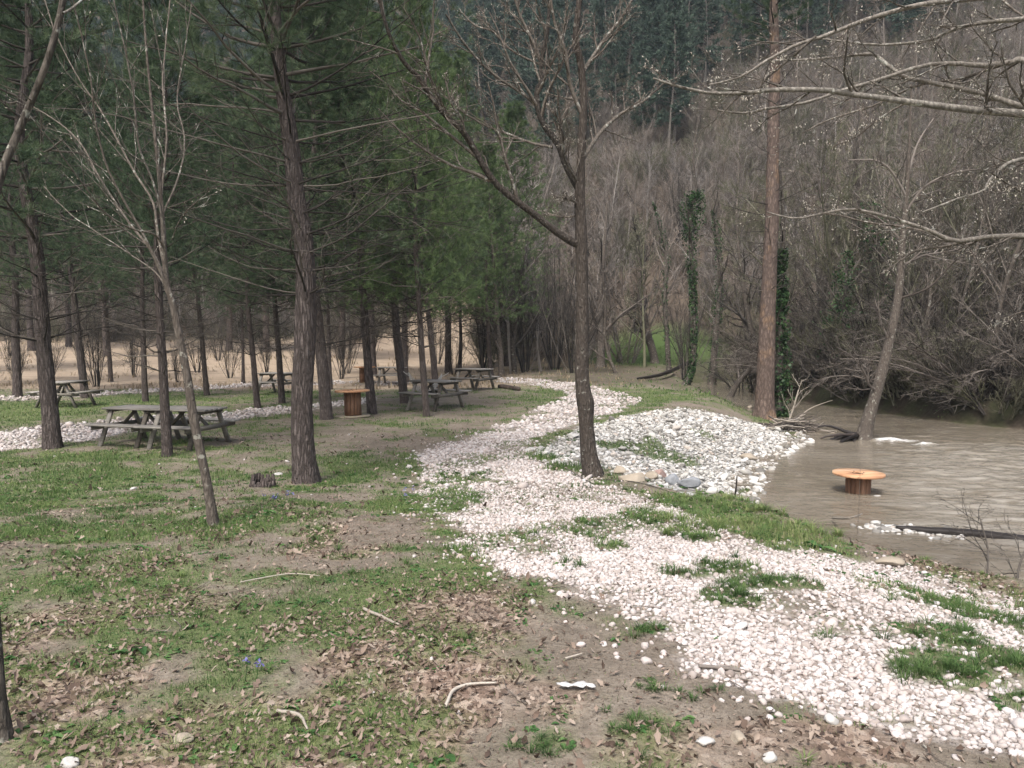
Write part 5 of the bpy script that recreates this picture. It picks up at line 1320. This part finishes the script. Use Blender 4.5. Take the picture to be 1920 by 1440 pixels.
def spool(root, seed):
    g2 = np.random.default_rng(seed)
    def disc(z, r, t, holes):
        mb = MB(); n = 8; w = 2 * r / n
        for k in range(n):
            y0, y1 = -r + w * k + .005, -r + w * (k + 1) - .005; m_ = 7
            yy = np.linspace(y0, y1, m_); xx = np.sqrt(np.maximum(r * r - yy ** 2, .0004)) * (1 + .0 * g2.random())
            segs = [(-1, 1)] if not (holes and abs((y0 + y1) / 2) < w * .55) else [(-1, -.055 / r), (.055 / r, 1)]
            for a, b in segs:
                la = np.where(a == -1, -xx, a * r); lb = np.where(b == 1, xx, b * r)
                V = np.concatenate([np.stack([la, yy, 0 * yy + z], -1), np.stack([lb, yy, 0 * yy + z], -1), np.stack([la, yy, 0 * yy + z + t], -1), np.stack([lb, yy, 0 * yy + z + t], -1)])
                i = np.arange(m_ - 1); A_, B_, C_, D_ = 0, m_, 2 * m_, 3 * m_
                F = np.concatenate([np.stack([i + C_, i + D_, i + D_ + 1, i + C_ + 1], -1), np.stack([i + A_, i + A_ + 1, i + B_ + 1, i + B_], -1), np.stack([i + A_, i + C_, i + C_ + 1, i + A_ + 1], -1), np.stack([i + B_, i + B_ + 1, i + D_ + 1, i + D_], -1),
                                    [[A_, B_, D_, C_], [A_ + m_ - 1, C_ + m_ - 1, D_ + m_ - 1, B_ + m_ - 1]]])
                mb.add(V, F, g2.random())
        return mb
    disc(.665, .455, .035, True).obj('top_disc', M['spool_orange'], root)
    disc(.0, .455, .035, False).obj('bottom_disc', M['spool_flange'], root)
    mb = MB(); n = 14
    for k in range(n):
        a = k / n * 2 * pi; c, s = math.cos(a), math.sin(a); r = .205 + g2.normal(0, .004)
        mb.box((c * r, s * r, .35), (.024, 2 * pi * .205 / n - .010, .626 + g2.normal(0, .002)), np.array([[c, -s, 0], [s, c, 0], [0, 0, 1]]), g2.random())
    mb.obj('drum', M['spool_wood'], root)
    mb = MB()
    for sx, sy in ((.11, 0), (-.11, .02), (.0, .13), (-.02, -.13)):
        a = np.arange(8) / 8 * 2 * pi; V = np.concatenate([np.stack([sx + .014 * np.cos(a), sy + .014 * np.sin(a), 0 * a + z], -1) for z in (.700, .710)])
        i = np.arange(8); mb.add(V, [np.stack([i, (i + 1) % 8, (i + 1) % 8 + 8, i + 8], -1), (i + 8)[None]], .3)
    mb.obj('bolts', M['wet_log'], root)
sp = empty('cable_drum_table'); spool(sp, 3)
def put_spool(loc, rz, tilt, label, first=False, s=1.0):
    o = sp if first else copy_tree(sp)
    o.location = tuple(float(v) for v in loc); o.rotation_euler = (tilt[0], tilt[1], rz); o.scale = (s, s, s); return tag(o, label, 'cable drum table', 'wooden cable drum tables')
b = g1(662, 781); put_spool((b[0], b[1], b[2]), .4, (0, -.02), "orange topped cable drum table standing between pines in the grove", True)
b = g1(684, 719); put_spool((b[0], b[1], b[2]), 1.4, (0, 0), "farther orange topped cable drum table beside a picnic table", s=1.05)
T_ = at(1609, 886, 13.4); put_spool((T_[0], T_[1], T_[2] - .66), .25, (.02, .0), "cable drum table standing half submerged in the stream", s=.94)

# rope hammock between two pines
b1 = at(766, 704, 24.0); b2 = at(829, 706, 24.4)
u = np.linspace(0, 1, 15); mb = MB()
ww = .36
def hp(u, v):
    c = b1 * (1 - u) + b2 * u; sag = .62 * 4 * u * (1 - u); wd = ww * min(1, 5 * u, 5 * (1 - u)) 
    return c + np.array([0, v * wd, -sag * (1 - .25 * abs(v)) + .10 * (abs(v))])
for v in np.linspace(-1, 1, 9):
    P = np.array([hp(a, v) for a in u]); mb.tubes(P[None], np.full((1, 15), .008), 4, np.array([.6]))
for a in np.linspace(.12, .88, 16):
    P = np.array([hp(a, v) for v in np.linspace(-1, 1, 9)]); mb.tubes(P[None], np.full((1, 9), .008), 4, np.array([.5]))
hm = empty('hammock', b1); tag(hm, "pale rope net hammock slung between two pines", 'hammock')
for k in range(len(mb.V)): mb.V[k] = mb.V[k] - b1
mb.obj('net', M['rope'], hm)
for (p, q) in ((b1, b1 + np.array([-.17, .1, .12])), (b2, b2 + np.array([.2, .1, .12]))):
    MB().tubes(np.stack([p, (p + q) / 2 + [0, 0, -.01], q])[None] - b1, np.full((1, 3), .012), 5, np.array([.5])).obj('rope', M['rope'], hm)

# rocks
def rock(px, py, size, mat, label, seed, flat=.6, rz=0., loc=None, cat='rock', sub=3, sink=.25, asp=.75, name='boulder'):
    g2 = np.random.default_rng(seed); V, F = ico(sub)
    for _ in range(9):
        q = norm(g2.normal(0, 1, 3)); h = .5 + .35 * g2.random(); dd = V @ q; V = V - np.clip(dd - h, 0, None)[:, None] * q
    V = V * (1 + .12 * (fbm(V[:, 0] * 2 + seed, V[:, 1] * 2 + V[:, 2], seed) - .5))[:, None] * np.array([1, asp, flat]) * size
    V = V * (1 + .16 * (fbm(V[:, 0] * 9 / size * .3 + seed, (V[:, 1] + V[:, 2] * 1.7) * 9 / size * .3, seed + 3, 3) - .5))[:, None]
    V = V @ np.array([[math.cos(rz), math.sin(rz), 0], [-math.sin(rz), math.cos(rz), 0], [0, 0, 1]])
    b = g1(px, py) if loc is None else np.array(loc)
    o = make(name, V, F, M[mat], None, {"rnd": np.full(len(V), .5)}, True); o.location = tuple(b + np.array([0, 0, size * flat * sink])); return tag(o, label, cat)
RL = [(1238, 893, .15, 'rock_pink', "rounded reddish boulder at the foot of the stone bar", .7, .8), (1262, 902, .15, 'rock_grey', "blue grey boulder beside the reddish one", .6, 2.1), (1290, 908, .19, 'rock_grey', "slanted bluish slab rightmost of the boulders below the bar", .5, .3),
      (1222, 896, .14, 'rock_tan', "small tan rock left of the reddish boulder", .6, 1.3), (1188, 900, .24, 'rock_tan', "broad flat tan boulder right of the central tree's foot", .4, .2), (1160, 885, .16, 'rock_tan', "tan stone tucked beside the central tree's trunk", .5, 2.2),
      (1405, 858, .22, 'rock_tan', "pale flat boulder near the water end of the stone bar", .4, .2), (1335, 922, .12, 'rock_white', "white stone at the near water corner of the bar", .6, .2),
      (1668, 1055, .15, 'rock_tan', "flat grey slab among leaves between the gravel and the stream", .28, .3), (1405, 765, .13, 'rock_tan', "tan stone at the foot of the orange pine", .7, .3),
      (1075, 818, .16, 'rock_white', "pale flat stone at the upper left of the bar", .35, .4), (995, 845, .12, 'rock_white', "white stone where the path meets the bar", .5, .4),
      (523, 890, .09, 'rock_white', "flat white stone left of the thickest pine's foot", .3, .1), (342, 1392, .042, 'rock_tan', "tan stone among dry leaves in the lower left", .7, .3), (131, 1436, .036, 'rock_white', "round pale stone at the bottom left edge", .8, .2), (251, 918, .05, 'rock_white', "small pale stone in the dark grass", .6, .2),
      (1559, 1352, .038, 'rock_white', "white pebble lying alone on the bare soil below the gravel", .7, .5), (1443, 1422, .035, 'rock_white', "small white pebble near the bottom right", .7, .5), (1320, 1394, .045, 'rock_white', "angular white stone on the soil near the bottom", .5, .2), (1385, 1388, .05, 'rock_tan', "dull tan stone on the soil near the bottom", .5, 1.2), (1000, 1130, .03, 'rock_white', "small white stone on the soil left of the gravel tongue", .7, 1.)]
for i, (px, py, s, m_, lb, fl, rz) in enumerate(RL): rock(px, py, s, m_, lb, 300 + i, fl, rz, name='boulder' if s > .1 else 'stone', cat='boulder' if s > .1 else 'stone')
rock(0, 0, .09, 'rock_white', "white stone in the water at the right of the half submerged drum", 340, .6, 0, loc=at(1645, 934, 13.1), name='stone', cat='stone', sink=0)

# stump by the thickest pine
b = g1(492, 912); st = empty('tree_stump', b); tag(st, "jagged rotten stump left of the thickest pine's foot", 'stump')
g2 = np.random.default_rng(9); n = 20; mbs = MB()
for k in range(n):
    a = k / n * 2 * pi; r = .13 + .02 * g2.random(); h = g2.uniform(.05, .17)
    mbs.bar((math.cos(a) * r * 1.25, math.sin(a) * r * 1.25, -.05), (math.cos(a) * r, math.sin(a) * r, h), .05, .03, up=(math.cos(a), math.sin(a), 0), a=g2.random())
mbs.obj('bark_shell', M['pine_bark'], st)
rim = MB().tubes(np.array([[[0, 0, -.05], [0, 0, .03], [0, 0, .045]]]), np.array([[.13, .12, .01]]), 14, np.array([.2])); rim.obj('heartwood', M['twig'], st)

# logs, sticks
def stick(name, P, r, mat, label, cat, K=24, n=8, twigs=0, seed=0, tw_len=.4, group=None, tm=None):
    g2 = np.random.default_rng(seed + 500); P = np.array(P, float); lo = P[0].copy()
    q, rr = resample(P, np.interp(np.linspace(0, 1, len(P)), np.linspace(0, 1, len(r)), r), K)
    q = q + np.cumsum(g2.normal(0, rr.mean() * .25, q.shape), 0) * np.array([1, 1, .3]) * .5
    V, F = rough_trunk(q, rr, n, g2, .12, 0)
    root = empty(name, lo) if twigs else None
    mb = MB().add(V - lo, F, g2.random())
    caps = [[list(range(n))[::-1]], [list(range((K - 1) * n, K * n))]]
    mb.F.setdefault(n, []).extend([np.array(caps[0]), np.array(caps[1])])
    if not twigs:
        o = mb.obj(name, M[mat], None, True); o.location = tuple(lo); return tag(o, label, cat, group)
    mb.obj('stem', M[mat], root, True)
    m2 = MB(); bare_crown(m2, q[None] - lo, rr[None], [(twigs, .1, 1, (.5, 1.1), tw_len, 7, .1, .14, 5, .6), (4, .2, 1, (.4, .9), .5, 5, .1, .12, 4, .6), (2, .3, 1, (.4, .9), .5, 3, .1, .1, 3, .7)], g2, None, .003)
    m2.obj('twigs', M[tm or mat], root); return tag(root, label, cat, group)
stick('floating_log', [at(1680, 990, 10.75), at(1740, 995, 10.6), at(1830, 1004, 10.4), at(1930, 1016, 10.2), at(2060, 1036, 10.0)], [.035, .06, .075, .08, .08], 'wet_log', "long dark wet log lying in the water at the right edge", 'log', n=12)
b = g1(1840, 1065)
stick('bare_bush', [at(1850, 1082, 8.3), at(1852, 1030, 8.5), at(1842, 985, 8.6), at(1835, 965, 8.7)], [.012, .010, .008, .004], 'twig_dark', "black leafless brush standing before the floating log at the right edge", 'bush', twigs=9, tw_len=.9, seed=3)
stick('bare_bush', [at(1905, 1110, 7.4), at(1912, 1060, 7.6), at(1935, 1000, 7.8)], [.012, .010, .004], 'twig_dark', "second leafless brush cut off by the right edge below the log", 'bush', twigs=7, tw_len=.8, seed=4)
stick('fallen_branch', [g1(1562, 978) + [0, 0, .05], at(1590, 972, 10.0), at(1616, 964, 10.3)], [.018, .014, .010], 'deadwood', "pale broken branch poking from the bank toward the stream", 'branch', seed=6)
stick('upright_stick', [at(1377, 940, 10.9), at(1380, 915, 10.9), at(1382, 893, 10.9)], [.016, .013, .009], 'wet_log', "short dark stick standing upright at the near water corner of the bar", 'stick', seed=7)
stick('thin_sapling', [at(1608, 1000, 9.4), at(1611, 930, 9.4), at(1614, 850, 9.4)], [.004, .003, .0015], 'twig', "hair-thin sapling stem rising in front of the submerged drum table", 'sapling', seed=8)
stick('thin_sapling', [g1(1181, 848), at(1181, 820, g1(1181, 848)[1]), at(1184, 785, g1(1181, 848)[1])], [.008, .006, .003], 'twig_dark', "knee-high sapling on the grassy centre of the stone bar", 'sapling', twigs=5, seed=9, tw_len=.25)
def on(px, py, h=.015):
    p = g1(px, py); p[2] = float(gz(p[:1], p[1:2])[0]) + h; return p
for i, (pts, r, mat, lb) in enumerate([([(682, 1146), (715, 1160), (748, 1177)], .010, 'deadwood', "pale straight stick on grass left of the bare soil"),
        ([(835, 1330), (850, 1300), (880, 1288), (930, 1283)], .008, 'deadwood', "bent pale stick on leaf litter near the bottom centre"), ([(520, 1338), (560, 1345), (580, 1372)], .008, 'deadwood', "curved pale stick among leaves at the lower left"),
        ([(1310, 1250), (1360, 1252), (1408, 1256)], .009, 'twig', "brown stick lying along the lower edge of the gravel"), ([(1060, 1240), (1090, 1232)], .005, 'deadwood', "short pale stick on the bare soil"),
        ([(1000, 862), (1060, 880), (1110, 905), (1180, 925)], .008, 'twig_dark', "dark thin branch trailing past the central tree's foot"), ([(1120, 900), (1190, 905), (1260, 925)], .007, 'twig_dark', "dark twig running right from the central tree's foot"),
        ([(450, 1095), (540, 1080), (600, 1082)], .004, 'deadwood', "long thin straw coloured stem in the grass")]):
    P = [on(*p) for p in pts]
    if len(P) == 2: P = [P[0], (P[0] + P[1]) / 2, P[1]]
    stick('stick', P, [r, r, r * .5], mat, lb, 'stick', seed=20 + i, n=6)
stick('dark_log', [on(938, 728, .06), on(956, 730, .06), on(974, 733, .06)], [.10, .11, .09], 'wet_log', "short black log on grass right of the right-hand picnic table", 'log', seed=31)
stick('fallen_branch', [on(1195, 714, .1), on(1240, 711, .25), on(1290, 700, .6)], [.05, .09, .13], 'wet_log', "dark fallen bough at the foot of the ivy headed tree", 'branch', seed=32)
# pale twiggy snag and driftwood by the orange pine
Yd = Yb - .5
stick('dead_branch', [at(1478, 792, Yd), at(1488, 765, Yd), at(1497, 735, Yd), at(1505, 712, Yd)], [.035, .028, .02, .008], 'deadwood', "whitish antler-like dead branch beside the orange pine", 'branch', twigs=7, seed=33, tw_len=.7)
stick('dead_branch', [at(1488, 790, Yd), at(1520, 765, Yd), at(1560, 750, Yd + .3)], [.02, .015, .006], 'deadwood', "long whitish dead branch lying out over the water from the bank", 'branch', seed=34)
dr = empty('driftwood_pile', g1(1488, 808) + np.array([0, 0, .06])); tag(dr, "heap of tangled driftwood sticks at the tip of the bank", 'driftwood pile')
g2 = np.random.default_rng(77)
for k in range(80):
    a = g2.normal(0, .7); L = g2.uniform(.4, 1.2); c = np.array([g2.normal(0, .36), g2.normal(0, .2), 0]); c[2] = g2.uniform(-.05, .32) * math.exp(-(c[0] / .5) ** 2)
    d = np.array([math.cos(a), math.sin(a), g2.normal(0, .15)]); P, Rr = grow((c - d * L / 2)[None], d[None], np.array([L]), np.array([g2.uniform(.012, .030)]), .008, 8, 0, .12, g2)
    MB().tubes(P, Rr, 6, g2.random(1)).obj('driftwood_stick', M['deadwood' if k % 3 == 0 else 'twig'], dr)

# scrap of white paper on the soil, blue flowers
b = on(1080, 1294, .012); nx_, ny_ = 14, 6; gx, gy = np.meshgrid(np.linspace(-.085, .085, nx_), np.linspace(-.022, .022, ny_))
V = np.stack([gx + .004 * np.sin(gy * 300), gy * (1 - .5 * np.abs(gx / .1) + .5 * np.sin(gx * 90) * .5) + .006 * np.sin(gx * 60), .020 * fbm(gx * 60, gy * 90, 5) + .002], -1).reshape(-1, 3)
o = make('paper_scrap', V, grid_faces(ny_, nx_), M['paper'], None, {"rnd": np.full(len(V), .5)}, True); o.location = tuple(b); o.rotation_euler = (0, 0, -.08)
so_ = o.modifiers.new('thick', 'SOLIDIFY'); so_.thickness = .0015
tag(o, "torn strip of white paper lying on the bare soil", 'paper')
def flowers(px, py, n, spread, label, seed):
    g2 = np.random.default_rng(seed); b = on(px, py, 0); root = empty('wild_flower', b); tag(root, label, 'flower')
    x = g2.normal(0, spread, n); y = g2.normal(0, spread, n); h = g2.uniform(.08, .16, n)
    P = np.stack([np.stack([x, y, 0 * x], -1), np.stack([x + .01, y, h * .5], -1), np.stack([x + .015, y, h], -1)], 1)
    MB().tubes(P, np.full((n, 3), .0018), 4, g2.random(n)).obj('stalks', M['weed'], root)
    m_ = n * 9; T = np.repeat(P[:, 2], 9, 0) + g2.normal(0, .012, (m_, 3)); V0 = np.array([[-.5, -.3, 0], [.5, -.3, .1], [.5, .3, 0], [-.5, .3, .1]])
    MB().add(*scatter_inst(V0, np.array([[0, 1, 2, 3]]), randrot(m_, g2) * .014, T, g2.random(m_))).obj('petals', M['petal'], root)['kind'] = 'stuff'
flowers(505, 952, 5, .06, "blue grape hyacinths near the slender leaning tree, left of two clusters", 1)
flowers(540, 946, 4, .06, "blue grape hyacinths nearer the thickest pine, right of two clusters", 2)
flowers(470, 1282, 2, .01, "single small blue flower in the foreground grass", 3)
flowers(760, 940, 3, .05, "blue flowers at the left edge of the gravel path", 4)

# ================================================================== AIR
mb = MB().box((0, 70, 58), (640, 420, 126))
hz = mb.obj('haze', None); hz.data.materials.clear()
hm_ = bpy.data.materials.new('haze_air'); hm_.use_nodes = True; t_ = hm_.node_tree; t_.nodes.remove(t_.nodes['Principled BSDF'])
pv_ = t_.nodes.new('ShaderNodeVolumePrincipled'); pv_.inputs['Color'].default_value = (.80, .90, 1.0, 1); pv_.inputs['Density'].default_value = .0004; pv_.inputs['Anisotropy'].default_value = .0
t_.links.new(pv_.outputs[0], t_.nodes['Material Output'].inputs['Volume']); hz.data.materials.append(hm_)
tag(hz, "thin bluish air between the grove and the far hillside", 'haze', kind='stuff')
